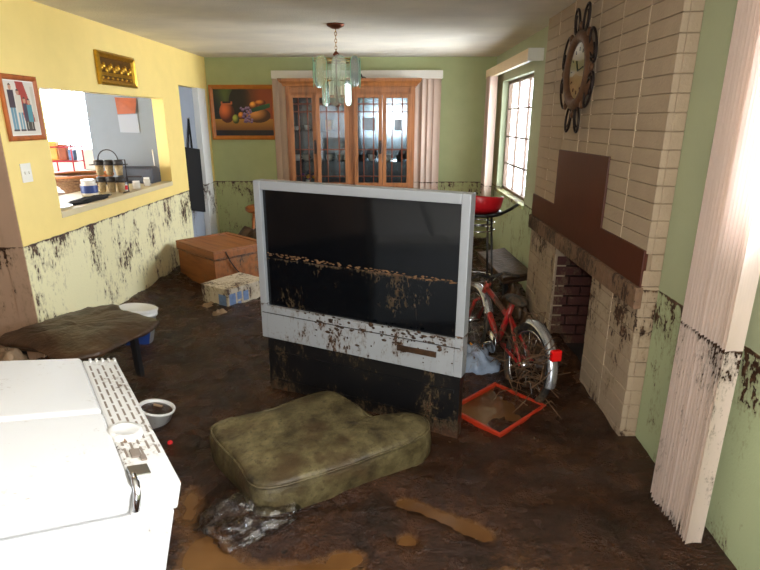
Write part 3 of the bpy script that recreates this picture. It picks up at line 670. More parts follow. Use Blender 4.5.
# people print (left wall)
P = PL(3.375, 1.52); t = framed('framed_picture', 'orange wood framed picture of four standing figures, left of the kitchen opening', P, .355, .40, .032, .022, 'wood_frame')
def el(u, v, cx, cy, rx, ry): return ((u - cx) / rx) ** 2 + ((v - cy) / ry) ** 2 < 1
def people(u, v):
    c = (222, 214, 200)
    if u < .03 or u > .97 or v < .03 or v > .97: return (240, 236, 226)
    if abs(u - .64 - (.5 - v) * .25) < .17 - .12 * max(0, v - .6) and v > .25: c = (172, 58, 44)
    if u > .86 and .25 < v < .9: c = (206, 196, 178)
    for (cx, top, shirt, leg, w) in ((.20, .93, (62, 44, 54), (108, 150, 166), .09), (.42, .84, (214, 204, 186), (112, 152, 164), .085), (.60, .70, (70, 60, 76), (60, 58, 44), .07), (.74, .68, (84, 148, 158), (74, 62, 46), .08)):
        hd = .055
        if el(u, v, cx, top - hd, .05, hd): c = (198, 150, 120) if v < top - .5 * hd else (66, 44, 34)
        if abs(u - cx) < w and top - .42 < v < top - 2 * hd: c = shirt
        if abs(u - cx) < w * .9 and .12 < v <= top - .42 and abs(u - cx) > .008: c = leg
        if abs(u - cx) < w and .09 < v <= .12: c = (60, 44, 40)
    return c
printed('print', t, lambda u, v: P(.03 + u * .295, .03 + v * .34, .006), 80, 96, people)
# relief (left wall): a plain gilt relief of leaf and fruit bumps
P = PL(4.545, 1.925); t = framed('gilt_plaque', 'gold relief plaque in a heavy gilt frame above the kitchen opening', P, .645, .258, .045, .035, 'gold', 'plaque')
q = [P(.04, .04, .006), P(.605, .04, .006), P(.605, .218, .006), P(.04, .218, .006)]
MB().add(q, [(0, 1, 2, 3)]).build('backing', 'gold_dark', t)
for k in range(13):
    u = .075 + k * .041; MB().sphere(P(u, .135 + .018 * math.sin(k * 2.1), .008), .021, 10, 6, (.6, .95, 1.25)).build('relief', 'gold', t, smooth=True)
MB().add([P(.05, .075, .012), P(.595, .075, .012), P(.595, .10, .012), P(.05, .10, .012), P(.05, .075, .006), P(.595, .075, .006), P(.595, .10, .006), P(.05, .10, .006)], [(0, 1, 2, 3), (0, 1, 5, 4), (3, 2, 6, 7)]).build('relief_band', 'gold', t)
for k in range(7): MB().sphere(P(.085 + k * .08, .058, .008), .012, 8, 6, (.6, 1.3, .9)).build('relief', 'gold', t, smooth=True)
# fruit still life (back wall)
P = PBk(-2.36, 1.40); t = framed('painting', 'orange framed still life of clay pots and fruit on the green wall', P, .86, .675, .055, .03, 'wood_gilt', 'painting')
def lerp(a, b, f): f = max(0, min(1, f)); return tuple(x + (y - x) * f for x, y in zip(a, b))
def still(u, v):
    c = lerp((34, 26, 18), (150, 66, 24), (u - .35) * 2.2)
    if u < .33: c = lerp((24, 24, 14), (82, 96, 40), 1 - abs(u - .2) * 5 + (v - .75))
    if el(u, v, .46, .72, .2, .32): c = lerp((18, 10, 12), c, max(0, (u - .45) * 5))
    if v < .36: c = lerp((186, 128, 46), (120, 74, 28), (.36 - v) * 4)
    if v < .12: c = (28, 16, 26)
    def ball(cx, cy, rx, ry, base, hi, hx=-.35, hy=.35):
        d = ((u - cx) / rx) ** 2 + ((v - cy) / ry) ** 2
        if d < 1:
            k = max(0, 1 - (((u - cx) / rx - hx) ** 2 + ((v - cy) / ry - hy) ** 2) * .8); return lerp(tuple(x * .45 for x in base), hi, k)
        return None
    for a in ((.215, .50, .13, .22, (176, 66, 24), (232, 116, 50)),): 
        r = ball(*a); c = r or c
    if abs(u - .22) < .10 and .67 < v < .74: c = (196, 104, 56)
    if abs(u - .22) < .07 and .70 < v < .74: c = (40, 20, 14)
    r = ball(.75, .44, .21, .16, (166, 92, 34), (226, 150, 74)); c = r or c
    for a in ((.68, .66, .07, .075, (226, 96, 26), (252, 170, 60)), (.80, .71, .09, .06, (214, 70, 26), (246, 150, 50)), (.46, .44, .055, .075, (222, 90, 24), (252, 160, 60)), (.36, .36, .06, .10, (104, 120, 30), (180, 184, 70))):
        r = ball(*a); c = r or c
    if abs((v - .60) - (u - .8) * .35) < .05 - .3 * (u - .8) ** 2 and .63 < u < .96: c = lerp((24, 62, 40), (60, 110, 60), (v - .5) * 4)
    for k in range(26):
        gx = .55 + .09 * math.sin(k * 2.4) * (1 - .3 * (k % 3)); gy = .45 + .15 * math.cos(k * 1.7)
        if el(u, v, gx, gy, .022, .028): c = lerp((78, 52, 96), (166, 140, 180), .5 + (v - gy) * 20)
    return c
printed('canvas', t, lambda u, v: P(.05 + u * .76, .05 + v * .575, .012), 150, 112, still)
# light switch
t = thing('light_switch', 'white light switch plate on the yellow wall below the people picture', 'switch', (XL, 3.48, 1.26))
MB().box(XL, XL + .006, 3.43, 3.53, 1.26, 1.38).build('plate', 'switch', t, bevel=.002)
for y in (3.46, 3.50): MB().box(XL + .006, XL + .014, y - .005, y + .005, 1.31, 1.33).build('toggle', 'switch', t)

# ------------------------------------------------------------------ wall clock
KY, KZ, KX = 3.66, 1.945, XC - .03
ck = thing('wall_clock', 'round clock in a scrolled dark iron frame on the painted brick chimney', 'clock', (XC, KY, 1.57))
mx = Matrix(((0, 0, -1), (1, 0, 0), (0, 1, 0)))   # lathe axis -> -X, local x -> Y, local y -> Z
MB().lathe([(.165, .0), (.17, .02), (.19, .034), (.22, .03), (.242, .012), (.246, 0)], 40, (KX, KY, KZ), 0, mx).build('ring', 'clock_ring', ck, smooth=True)
MB().lathe([(0, .004), (.168, .004)], 40, (KX, KY, KZ), 0, mx).build('dial', 'clock_face', ck)
MB().lathe([(0, .02), (.168, .016)], 40, (KX, KY, KZ), 0, mx).build('cover_glass', 'clock_glass', ck)
b = MB()
for k in range(12):
    a = k * math.pi / 6; ca, sa = math.cos(a), math.sin(a)
    b.tube([(KX - .006, KY + .118 * ca, KZ + .118 * sa), (KX - .006, KY + .14 * ca, KZ + .14 * sa)], .004, 4)
b.build('hour_marks', 'iron', ck)
for (a, l, r) in ((R(170), .10, .004), (R(60), .07, .005)):
    MB().tube([(KX - .009, KY, KZ), (KX - .009, KY + l * math.cos(a), KZ + l * math.sin(a))], r, 5).build('hand', 'iron', ck)
def scroll(c0, ang, size, flip):
    pts = []
    for i in range(26):
        tt = i / 25; th = tt * 4.4 * math.pi / 2.2; r = size * (1 - .72 * tt)
        u = r * math.sin(th) * flip; v = size - r * math.cos(th)
        pts.append((u, v))
    ca, sa = math.cos(ang), math.sin(ang)
    return [Vector((KX - .012, KY + (c0 + v) * ca - u * sa, KZ + (c0 + v) * sa + u * ca)) for u, v in pts]
def loop(ang, rad, a, b, flip):
    pts = []
    for i in range(30):
        q = i / 29; th = R(-165 + 330 * q); k = 1.0
        if q > .8: k = 1 - (q - .8) * 2.0; th = R(-165 + 330 * q + (q - .8) * 900)
        u = a * math.sin(th) * k * flip; v = b * math.cos(th) * k
        pts.append((u, v))
    ca, sa = math.cos(R(ang)), math.sin(R(ang))
    return [Vector((KX - .012, KY + (rad + v) * ca - u * sa, KZ + (rad + v) * sa + u * ca)) for u, v in pts]
for (ang, rad, a, b, f) in ((74, .300, .045, .085, 1), (106, .300, .045, .085, -1), (254, .300, .045, .085, -1), (286, .300, .045, .085, 1),
                            (27, .272, .105, .055, 1), (-27, .272, .105, .055, -1), (153, .272, .105, .055, -1), (207, .272, .105, .055, 1)):
    MB().tube(loop(ang, rad, a, b, f), .0075, 6).build('scroll', 'iron', ck, smooth=True)
for ang in (0, 52, 90, 128, 180, 232, 270, 308):
    ca, sa = math.cos(R(ang)), math.sin(R(ang)); p = Vector((KX - .015, KY + .262 * ca, KZ + .262 * sa))
    MB().sphere(p, .026, 8, 6, (.5, 1, 1)).build('leaf', 'clock_ring', ck, smooth=True)
MB().box(KX, XC + .004, KY - .15, KY + .15, KZ - .15, KZ + .15).build('movement_case', 'iron', ck)

# ------------------------------------------------------------------ television
A = Vector((0.370, 2.513, 0)); B_ = Vector((-0.775, 3.03, 0)); ux = (A - B_).normalized(); TW = (A - B_).length
roll = R(0.3); mid = (A + B_) / 2
tv = thing('television', 'large silver rear-projection television standing in the mud, screen muddied halfway up', 'television', mid)
tv.rotation_euler = (0, roll, math.atan2(ux.y, ux.x)); hw = TW / 2
def L(mb, *a, **k): k['world'] = False; return mb.build(*a, **k)
TH = 1.325; SB, ST, SX = 0.59, 1.275, hw - .045
f = MB()                                      # silver front: frame around screen + lower panel
f.box(-hw, -SX, -.03, .05, .385, TH); f.box(SX, hw, -.03, .05, .385, TH); f.box(-SX, SX, -.03, .05, ST, TH); f.box(-SX, SX, -.03, .05, .385, SB)
L(f, 'bezel', 'silver_plastic', tv, bevel=.004)
L(MB().box(-hw + .012, hw - .012, -.033, -.028, .545, .549), 'panel_seam', 'dark_slot', tv)
L(MB().box(-SX, SX, -.005, .02, SB, ST), 'screen', 'screen', tv)['label'] = 'dark glossy screen with mud below the flood line'
L(MB().box(-hw + .025, hw - .01, -.012, .05, -.06, .385), 'base', 'tv_base', tv)['label'] = 'dark mud-covered speaker base'
L(MB().box(-hw + .05, hw - .04, -.018, -.012, .28, .30).box(-hw + .05, hw - .04, -.018, -.012, .10, .115), 'trim_strip', 'tv_base', tv)
L(MB().box(hw - .36, hw - .14, -.038, -.03, .475, .505), 'control_flap', 'mud_slab', tv)
fr = [(-hw + .02, .05, .02), (hw - .02, .05, .02), (hw - .02, .05, TH - .015), (-hw + .02, .05, TH - .015)]; bk = [(-.30, .40, .02), (.30, .40, .02), (.28, .40, .95), (-.28, .40, .95)]
L(MB().add(fr + bk, [(0, 1, 5, 4), (1, 2, 6, 5), (2, 3, 7, 6), (3, 0, 4, 7), (4, 5, 6, 7), (0, 3, 2, 1)]), 'back_housing', 'tv_base', tv)
bd = MB(); rs = random.Random(3)
for i in range(130):                          # caked mud along the flood line and the lower panel
    x = rs.uniform(-SX, SX); z = .895 + rs.uniform(-.012, .008) - .02 * x; bd.sphere((x, -.006, z), rs.uniform(.003, .0065), 6, 4, (1.8, .5, .7))
o = L(bd, 'mud_crust', 'crust', tv, smooth=True); o['kind'] = 'stuff'; bd = MB()
for i in range(110):
    x = rs.uniform(-hw * .5, hw * .95); z = .60 - abs(rs.gauss(0, .07)); 
    if z > .43: bd.sphere((x, -.031, z), rs.uniform(.003, .009), 6, 4, (rs.uniform(.8, 2.2), .4, rs.uniform(.6, 1.4)))
o = L(bd, 'mud_crust', 'mud_slab', tv, smooth=True); o['kind'] = 'stuff'

# ------------------------------------------------------------------ sofa cushion
out = [onz(211, 425, .17), onz(270, 408, .17), onz(325, 390, .17), onz(352, 401, .17), onz(372, 415, .17), onz(392, 413, .17), onz(410, 414, .16), onz(427, 421, .15), onz(428, 434, .15), onz(405, 447, .15), onz(340, 468, .165), onz(262, 487, .17), onz(236, 462, .17)]
cen = Vector((-.33, 2.28, 0))
def closed_spline(pts, n):
    N = len(pts); r = []
    for i in range(N):
        p0, p1, p2, p3 = pts[i - 1], pts[i], pts[(i + 1) % N], pts[(i + 2) % N]
        for k in range(n):
            t = k / n; r.append(.5 * ((2 * p1) + (p2 - p0) * t + (2 * p0 - 5 * p1 + 4 * p2 - p3) * t * t + (3 * p1 - p0 - 3 * p2 + p3) * t ** 3))
    return r
o2 = closed_spline([Vector((p.x, p.y, 0)) for p in out], 8)
cs = thing('sofa_cushion', 'mud-soaked olive T-shaped sofa cushion lying in front of the television', 'cushion', (cen.x, cen.y, 0))
b = MB(); prof = [(.2, -.03), (.90, -.03), (.985, -.01), (1.01, .03), (1.012, .075), (1.005, .12), (.985, .155), (.95, .172), (.9, .178), (.8, .184), (.68, .187), (.55, .188), (.42, .187), (.3, .184), (.15, .182), (.04, .181)]
NN = len(o2)
for (s, z) in prof:
    for p in o2:
        q = cen + (p - cen) * s; n1 = fbm((q.x * 5, q.y * 5, z * 8), 4); nx_ = fbm((q.x * 9 + 3, q.y * 9, z * 9), 3)
        d = (p - cen).normalized()
        b.v.append(Vector((q.x, q.y, z + (.010 * n1 + .004 * nx_ if z > .1 else 0))) + d * (.010 * n1 + .004 * nx_ if s > .8 else 0))
for i in range(len(prof) - 1):
    for j in range(NN): b.f.append((i * NN + j, i * NN + (j + 1) % NN, (i + 1) * NN + (j + 1) % NN, (i + 1) * NN + j)); b.mi.append(0)
b.f.append(tuple((len(prof) - 1) * NN + j for j in range(NN))); b.mi.append(0)
b.build('pad', 'cushion_cloth', cs, smooth=True)
for (s, z) in ((.982, .160), (1.0, .012)):
    MB().tube([cen + (p - cen) * (s + .008) + Vector((0, 0, z + .004 * fbm((p.x * 6, p.y * 6, 1), 2))) for p in o2], .0065, 6, closed=True).build('piping', 'cushion_cloth', cs, smooth=True)

# clear plastic bag beside it
def crumple(name, label, cat, c, rx, ry, h, m, seed, rz=0.0, amp=.35, grp=None, n=36, rings=12):
    b = MB(); t = rings
    for i in range(t + 1):
        ph = math.pi / 2 * i / t
        for j in range(n):
            a = 2 * math.pi * j / n; d = Vector((math.cos(a) * math.cos(ph), math.sin(a) * math.cos(ph), math.sin(ph)))
            k = 1 + amp * fbm((d.x * 2.2 + seed, d.y * 2.2, d.z * 2.2), 4) + amp * .35 * abs(fbm((d.x * 6, d.y * 6 + seed, d.z * 6), 3))
            x, y = d.x * rx * k, d.y * ry * k
            b.v.append(Vector((c[0] + x * math.cos(rz) - y * math.sin(rz), c[1] + x * math.sin(rz) + y * math.cos(rz), c[2] + d.z * h * k)))
    for i in range(t):
        for j in range(n): b.f.append((i * n + j, i * n + (j + 1) % n, (i + 1) * n + (j + 1) % n, (i + 1) * n + j)); b.mi.append(0)
    b.f.append(tuple(reversed(range(n)))); b.mi.append(0)
    return tag(b.build(name, m, smooth=True), label, cat, grp)
p = onz(256, 518); crumple('plastic_bag', 'crumpled clear plastic bag in the mud in front of the cushion', 'bag', (p.x, p.y, -.03), 0.25, .15, .11, 'clear_bag', 2.0, .30, .28, n=64, rings=22)

# ------------------------------------------------------------------ refrigerator on its back
fz, fy_, fx = R(36.95), R(12.91), R(1.22)
fm = (Matrix.Rotation(fz, 4, 'Z') @ Matrix.Rotation(fy_, 4, 'Y') @ Matrix.Rotation(fx, 4, 'X'))
fg = thing('refrigerator', 'white double-door refrigerator lying on its back in the left foreground', 'refrigerator')
fg.matrix_basis = Matrix.Translation((-.636, 1.11, .77)) @ fm      # origin: near right corner of the door faces
FW, FL, FD = .90, 1.72, .76
L(MB().box(-FL, .108, 0.0, FW, -FD, -.085), 'body', 'fridge_white', fg, bevel=.012)
for (y0, y1) in ((.003, FW * .49 - .006), (FW * .49 + .006, FW - .003)):
    d = L(MB().box(-FL + .01, -.004, y0, y1, -.078, 0), 'door', 'fridge_white', fg, bevel=.014, seg=3)
    yh = y1 - .05 if y0 < .1 else y0 + .05
    hd = MB().tube([(-1.45, yh, 0), (-1.44, yh, .045), (-.98, yh, .045), (-.97, yh, 0)], .012, 8)
    o = hd.build('handle', 'fridge_white', None, smooth=True); o.parent = d
# toe grille at the foot end: tray with slots
gz = -.012
gr = L(MB().box(-.002, .118, .01, FW - .004, gz - .08, gz), 'toe_grille', 'fridge_grille', fg, bevel=.008)
sl = MB()
for r_ in range(5):
    x = .016 + r_ * .021
    for k in range(11):
        y = .17 + k * .062 + (.03 if r_ % 2 else 0)
        if y + .046 < FW - .05: sl.box(x - .003, x + .003, y, y + .046, gz - .001, gz + .0012)
o = sl.build('slot', 'slot_grey', None); o.parent = gr; o['kind'] = 'stuff'
for k in range(5):
    o = MB().box(.018 + k * .021, .028 + k * .021, FW - .035, FW - .012, gz, gz + .010).build('rib', 'fridge_grille', None, bevel=.003); o.parent = gr
o = MB().lathe([(0, .012), (.028, .012), (.034, .016), (.046, .016), (.05, .004), (.05, -.005)], 24, (.034, .30, gz)).build('dial', 'fridge_grille', None, smooth=True); o.parent = fg
o = MB().box(.025, .05, .16, .20, gz, gz + .006).box(.045, .06, .14, .165, gz, gz + .005).build('clip', 'slot_grey', None); o.parent = fg
o = MB().box(-.002, .05, .055, .105, gz - .002, gz + .014).build('hinge_plate', 'chrome', None, bevel=.003); o.parent = fg
o = MB().tube([(.004, .06, gz + .01), (.004, .02, gz + .012), (.006, .002, gz - .01), (.006, -.004, gz - .05)], .010, 8).build('hinge', 'chrome', None, smooth=True); o.parent = fg
o = MB().lathe([(0, 0), (.03, 0), (.03, .02), (.012, .025), (.012, .05), (0, .05)], 16, (.108, .12, -.55), 0, Matrix.Rotation(R(90), 3, 'Y')).build('levelling_foot', 'fridge_grille', None, smooth=True); o.parent = fg
# a shelf unit out of view holds up the head end
t = thing('wooden_crate', 'wooden crate wedged under the head end of the refrigerator', 'crate', (-1.75, .42, 0))
for (x0, x1, y0, y1, z0, z1) in ((-2.05, -1.5, .15, .17, 0, .2), (-2.05, -1.5, .67, .69, 0, .2), (-2.05, -2.03, .17, .67, 0, .2), (-1.52, -1.5, .17, .67, 0, .2)): MB().box(x0, x1, y0, y1, z0, z1).build('side_board', 'wood_orange', t)

# ------------------------------------------------------------------ low table under mud
tc = Vector((-1.93, 3.02, 0)); ta = R(-12)
tb = thing('low_table', 'low square table buried under a slab of mud beyond the refrigerator', 'table', tc, (0, R(-2), ta))
L(MB().box(-.30, .27, -.24, .22, .36, .395), 'tabletop', 'mud_slab', tb, bevel=.006)
for sx in (-1, 1):
    for sy in (-1, 1): L(MB().box(sx * .24 - .02, sx * .24 + .02, sy * .19 - .02, sy * .19 + .02, -.05, .36), 'leg', 'black_metal', tb, bevel=.004)
b = MB(); nx_, ny_ = 46, 40
top = [onz(*q, .42) for q in ((-6, 341), (30, 347), (62, 358), (98, 354), (130, 339), (160, 322), (134, 313), (112, 306), (77, 312), (38, 324), (14, 332))]
tcen = sum((p for p in top), Vector()) / len(top); o3 = closed_spline([Vector((p.x, p.y, 0)) for p in top], 12); NN = len(o3)
tcen.z = 0
pr2 = [(.85, .395), (.97, .397), (1.0, .408), (.99, .422), (.94, .432), (.86, .44), (.74, .45), (.6, .456), (.45, .46), (.3, .462), (.15, .463), (.03, .463)]
for (s, z) in pr2:
    for p in o3:
        k = s * (1 + .05 * fbm((p.x * 7, p.y * 7, 3), 3)); q = tcen + (p - tcen) * k
        b.v.append(Vector((q.x, q.y, z + (.022 * fbm((q.x * 4, q.y * 4, 7), 4) + .008 * fbm((q.x * 16, q.y * 16, 2), 3) if z > .41 else 0))))
for i in range(len(pr2) - 1):
    for j in range(NN): b.f.append((i * NN + j, i * NN + (j + 1) % NN, (i + 1) * NN + (j + 1) % NN, (i + 1) * NN + j)); b.mi.append(0)
b.f.append(tuple((len(pr2) - 1) * NN + j for j in range(NN))); b.mi.append(0); b.f.append(tuple(reversed(range(NN)))); b.mi.append(0)
tag(b.build('mud_slab', 'mud_slab', smooth=True), 'thick slab of drying brown mud lying on the low table', 'mud')
crumple('muddy_rubble', 'pale tan lump of muddy rubble beside the low table at the left edge', 'rubble', (-2.24, 2.80, -.05), .17, .12, .37, 'tan_mud', 5.0, .2, .3)

# buckets
def bucket(name, label, loc, rot, r, h, lid, cat='bucket'):
    t = thing(name, label, cat, loc, rot)
    o = MB().lathe([(0, 0), (r * .86, 0), (r * .98, h * .88), (r * 1.05, h * .88), (r * 1.05, h * .94), (r * 1.0, h * .95), (r * 1.0, h), (r * 1.04, h), (r * .97, h - .004), (r * .84, .01), (0, .01)], 28).build('body', 'bucket_white', None, smooth=True); o.parent = t
    return t
t = bucket('bucket', 'white bucket with a blue label standing behind the muddy low table', (-1.96, 3.72, -.055), (R(-8), R(6), 0), .135, .34, True)
o = MB().lathe([(.142, .335), (.146, .35), (.13, .358), (.125, .352), (0, .352)], 28).build('lid', 'bucket_white', None, smooth=True); o.parent = t
b = MB(); n_ = 14
for i in range(n_ + 1):
    a = R(-100 + 80 * i / n_)
    for z in (.06, .22): rr = .135 * (.86 + .12 * z / .30) + .003; b.v.append(Vector((rr * math.cos(a), rr * math.sin(a), z)))
b.f = [(2 * i, 2 * i + 2, 2 * i + 3, 2 * i + 1) for i in range(n_)]; b.mi = [0] * n_
o = b.build('label_band', 'blue_label', None, smooth=True); o.parent = t
t = thing('mud_pail', 'small white pail brim-full of mud beside the refrigerator grille', 'pail', (-1.345, 2.60, -.04), (R(-6), R(14), 0))
r_, h_ = .088, .165
for (nm, pr, m) in (('body', [(0, 0), (r_ * .85, 0), (r_, h_ * .9), (r_ * 1.1, h_ * .92), (r_ * 1.12, h_), (r_ * 1.0, h_), (r_ * .96, h_ * .9), (r_ * .8, .01), (0, .01)], 'bucket_white'), ('contents', [(0, h_ * .93), (r_ * .6, h_ * .94), (r_ * .97, h_ * .9)], 'mud')):
    o = MB().lathe(pr, 28).build(nm, m, None, smooth=True); o.parent = t
o = MB().box(-.03, .02, .02, .035, h_ * .93, h_ * .93 + .012).build('clump', 'tan_mud', None, bevel=.004); o.parent = t

# ------------------------------------------------------------------ chest, box and things at the back left
N0 = Vector((-1.72, 4.97, 0)); d1 = Vector((-.74, .67, 0)).normalized()
ct = thing('wooden_chest', 'orange wooden chest with a hinged lid against the mud-streaked yellow wall', 'chest', N0, (0, 0, math.atan2(d1.y, d1.x)))
# local x along d1 (0..0.76); local y negative goes to the right/back
L1, L2, CHH = .74, .60, .435
L(MB().box(0, L1, -L2, 0, -.05, CHH - .10), 'body', 'wood_chest', ct, bevel=.006)
L(MB().box(-.012, L1 + .012, -L2 - .012, .012, CHH - .095, CHH - .02), 'lid', 'wood_chest', ct, bevel=.008)
L(MB().box(.05, L1 - .05, -L2 + .05, -.05, CHH - .022, CHH - .006), 'lid_panel', 'wood_chest', ct, bevel=.003)
for (x0, x1, y0, y1) in ((-.012, .05, -L2 - .012, .012), (L1 - .05, L1 + .012, -L2 - .012, .012), (.05, L1 - .05, -.05, .012), (.05, L1 - .05, -L2 - .012, -L2 + .05)):
    L(MB().box(x0, x1, y0, y1, CHH - .02, CHH), 'lid_rail', 'wood_chest', ct, bevel=.004)
L(MB().tube([(-.016, -.12, CHH - .02), (-.018, -.16, CHH - .12), (-.014, -.22, .22), (-.014, -.30, .12), (-.012, -.36, .05)], .006, 6), 'cord', 'cloth_black', ct, smooth=True)
bx_ = thing('cardboard_box', 'white printed cardboard box with blue lettering patch in front of the wooden chest', 'box', (-1.46, 4.47, 0), (0, 0, math.atan2(.38, .25)))
# local x along the right-back edge, local y along the left-back edge
L(MB().box(0, .46, 0, .36, -.03, .20), 'carton', 'cardboard_white', bx_, bevel=.008)
for (y0, y1) in ((-.004, .178), (.182, .364)): L(MB().box(-.004, .464, y0, y1, .20, .206, rot=(0, R(random.uniform(-1, 1)), 0)), 'flap', 'cardboard_white', bx_)
for (x0, x1, z0, z1) in ((.02, .09, .02, .16), (.11, .16, .09, .16), (.11, .15, .03, .07), (.18, .24, .06, .15)): L(MB().box(x0, x1, -.002, 0, z0, z1), 'print_patch', 'print_blue', bx_)
for (y0, y1, z0, z1) in ((.02, .12, .03, .15),): L(MB().box(-.002, 0, y0, y1, z0, z1), 'print_patch', 'print_blue', bx_)
crumple('muddy_bundle', 'dark mud-caked bundle on the floor between the chest and the hutch', 'bundle', (-1.72, 6.5, 0), .40, .22, .34, 'mud_slab', 9.0, 0, .2)
st = thing('wooden_stool', 'round orange wooden stool partly hidden behind the television', 'stool', (-1.66, 6.78, 0))
MB().lathe([(0, .53), (.19, .53), (.215, .55), (.215, .585), (.195, .60), (0, .60)], 28, (-1.66, 6.78, 0)).build('seat', 'wood_orange', st, smooth=True)
for k in range(4):
    a = math.pi / 4 + k * math.pi / 2; MB().tube([(-1.66 + .13 * math.cos(a), 6.78 + .13 * math.sin(a), .53), (-1.66 + .19 * math.cos(a), 6.78 + .19 * math.sin(a), -.02)], .018, 8).build('leg', 'wood_orange', st, smooth=True)
for (x, y, lb, s) in ((-1.66, 4.55, 'small pale muddy clod left of the white printed box', 1.0), (-1.50, 4.36, 'pale muddy clod right in front of the white printed box', 4.0)):
    crumple('mud_clod', lb, 'clod', (x, y, .0), .07, .05, .06, 'tan_mud', s, 0, .4, n=18, rings=6)

# ------------------------------------------------------------------ things at the right
# orange tray with muddy water
tB = Vector((.585, 2.50, 0)); e1 = Vector((.73, .685, 0)); tr = thing('orange_tray', 'square orange plastic tray full of muddy water in the mud by the television', 'tray', tB, (R(1), R(-1), math.atan2(e1.y, e1.x)))
for (x0, x1, y0, y1) in ((0, .45, 0, .018), (0, .45, .352, .37), (0, .018, .018, .352), (.432, .45, .018, .352)): L(MB().box(x0, x1, y0, y1, -.02, .045), 'rim', 'orange_plastic', tr, bevel=.004)
L(MB().box(.018, .432, .018, .352, -.02, -.012), 'bottom', 'orange_plastic', tr)
L(MB().box(.018, .432, .018, .352, .0, .022), 'contents', 'muddy_water', tr)

# bicycle: wheels, red frame, silver mudguards
rw, fw_ = Vector((.815, 3.03, .20)), Vector((.585, 3.80, .20)); hd = (fw_ - rw).normalized(); lean = R(8)
bk = thing('bicycle', 'mud-caked red bicycle with silver mudguards behind the television by the fireplace', 'bicycle', (rw + fw_) / 2 - Vector((0, 0, .2)), (0, 0, math.atan2(hd.y, hd.x)))
WB = (fw_ - rw).length / 2; WR = .24; lz = lambda y, z: (y + math.sin(lean) * z, z)
def bp(x, y, z): return Vector((x, y - math.sin(lean) * z, z))
def arc(cx, r, a0, a1, n=18, y=0): return [bp(cx + r * math.cos(R(a0 + (a1 - a0) * i / n)), y, .20 + r * math.sin(R(a0 + (a1 - a0) * i / n))) for i in range(n + 1)]
for cx in (-WB, WB):
    w = L(MB().tube(arc(cx, WR, 0, 345, 23), .022, 8, closed=True), 'wheel', 'tyre', bk, smooth=True)
    sp = MB()
    for k in range(14): a = R(k * 25.7); sp.tube([bp(cx, 0, .20), bp(cx + WR * math.cos(a), 0, .20 + WR * math.sin(a))], .0016, 4)
    sp.tube(arc(cx, WR - .03, 0, 345, 23), .008, 6, closed=True); sp.tube([bp(cx, -.05, .2), bp(cx, .05, .2)], .02, 10)
    o = sp.build('spokes', 'chrome', None, smooth=True); o.parent = w; o['kind'] = 'stuff'
def guard(cx, a0, a1):
    b = MB(); n = 18; pr = [(-.032, -.014), (-.024, .004), (0, .010), (.024, .004), (.032, -.014)]
    for i in range(n + 1):
        a = R(a0 + (a1 - a0) * i / n)
        for (yy, rr) in pr: r = WR + .035 + rr; b.v.append(bp(cx + r * math.cos(a), yy, .20 + r * math.sin(a)))
    k = len(pr); b.f = [(i * k + j, i * k + j + 1, (i + 1) * k + j + 1, (i + 1) * k + j) for i in range(n) for j in range(k - 1)]; b.mi = [0] * len(b.f)
    return L(b, 'mudguard', 'fender', bk, smooth=True)
mg = guard(-WB, 75, 185); guard(WB, 30, 150)
a = R(146); c = bp(-WB + (WR + .055) * math.cos(a), 0, .20 + (WR + .055) * math.sin(a))
L(MB().box(c.x - .022, c.x + .012, c.y - .032, c.y + .032, c.z - .03, c.z + .035), 'tail_light', 'tail_red', bk, bevel=.008)['label'] = 'red tail reflector'
fr_ = MB(); 
seat_t, bb, head_t, head_b = bp(-.10, 0, .50), bp(-.02, 0, .20), bp(.27, 0, .53), bp(.30, 0, .42)
fr_.tube([bb, seat_t], .02, 8).tube([bp(-.07, 0, .40), bp(.28, 0, .49)], .019, 8).tube([bb, head_b], .022, 8).tube([head_t, head_b], .024, 8)
for s in (-.045, .045): fr_.tube([bb, bp(-WB, s, .20)], .012, 6).tube([bp(-.08, 0, .42), bp(-WB, s, .20)], .011, 6)
L(fr_, 'frame', 'red_paint', bk, smooth=True)
fk = MB()
for s in (-.045, .045): fk.tube([head_b, bp(.33, s, .38), bp(WB, s, .20)], .013, 8)
L(fk, 'fork', 'red_paint', bk, smooth=True)
L(MB().tube([head_t, bp(.26, 0, .57), bp(.25, .10, .60), bp(.20, .2, .58)], .012, 8).tube([bp(.26, 0, .57), bp(.25, -.10, .60), bp(.20, -.2, .58)], .012, 8), 'handlebar', 'tyre', bk, smooth=True)
L(MB().sphere(bp(-.13, 0, .53), .10, 12, 8, (1.15, .55, .28)), 'saddle', 'tyre', bk, smooth=True)
cr_ = MB().lathe([(0, -.004), (.075, -.004), (.075, .004), (0, .004)], 20, bp(-.02, .055, .20), 0, Matrix.Rotation(R(90), 3, 'X')); L(cr_, 'chainwheel', 'chrome', bk, smooth=True)
for pa, pb in ((bp(-.02, .06, .20), bp(.09, .075, .14)), (bp(-.02, -.06, .20), bp(-.13, -.075, .30))): L(MB().tube([pa, pb], .009, 6), 'crank', 'chrome', bk, smooth=True)
for p in (bp(.09, .10, .14), bp(-.13, -.10, .30)): 
    pd = L(MB().box(p.x - .04, p.x + .04, p.y - .03, p.y + .03, p.z - .01, p.z + .01), 'pedal', 'tyre', bk, bevel=.004)
    o = MB().box(p.x - .035, p.x + .035, p.y - .034, p.y + .034, p.z - .006, p.z + .006).build('reflector', 'amber', None); o.parent = pd
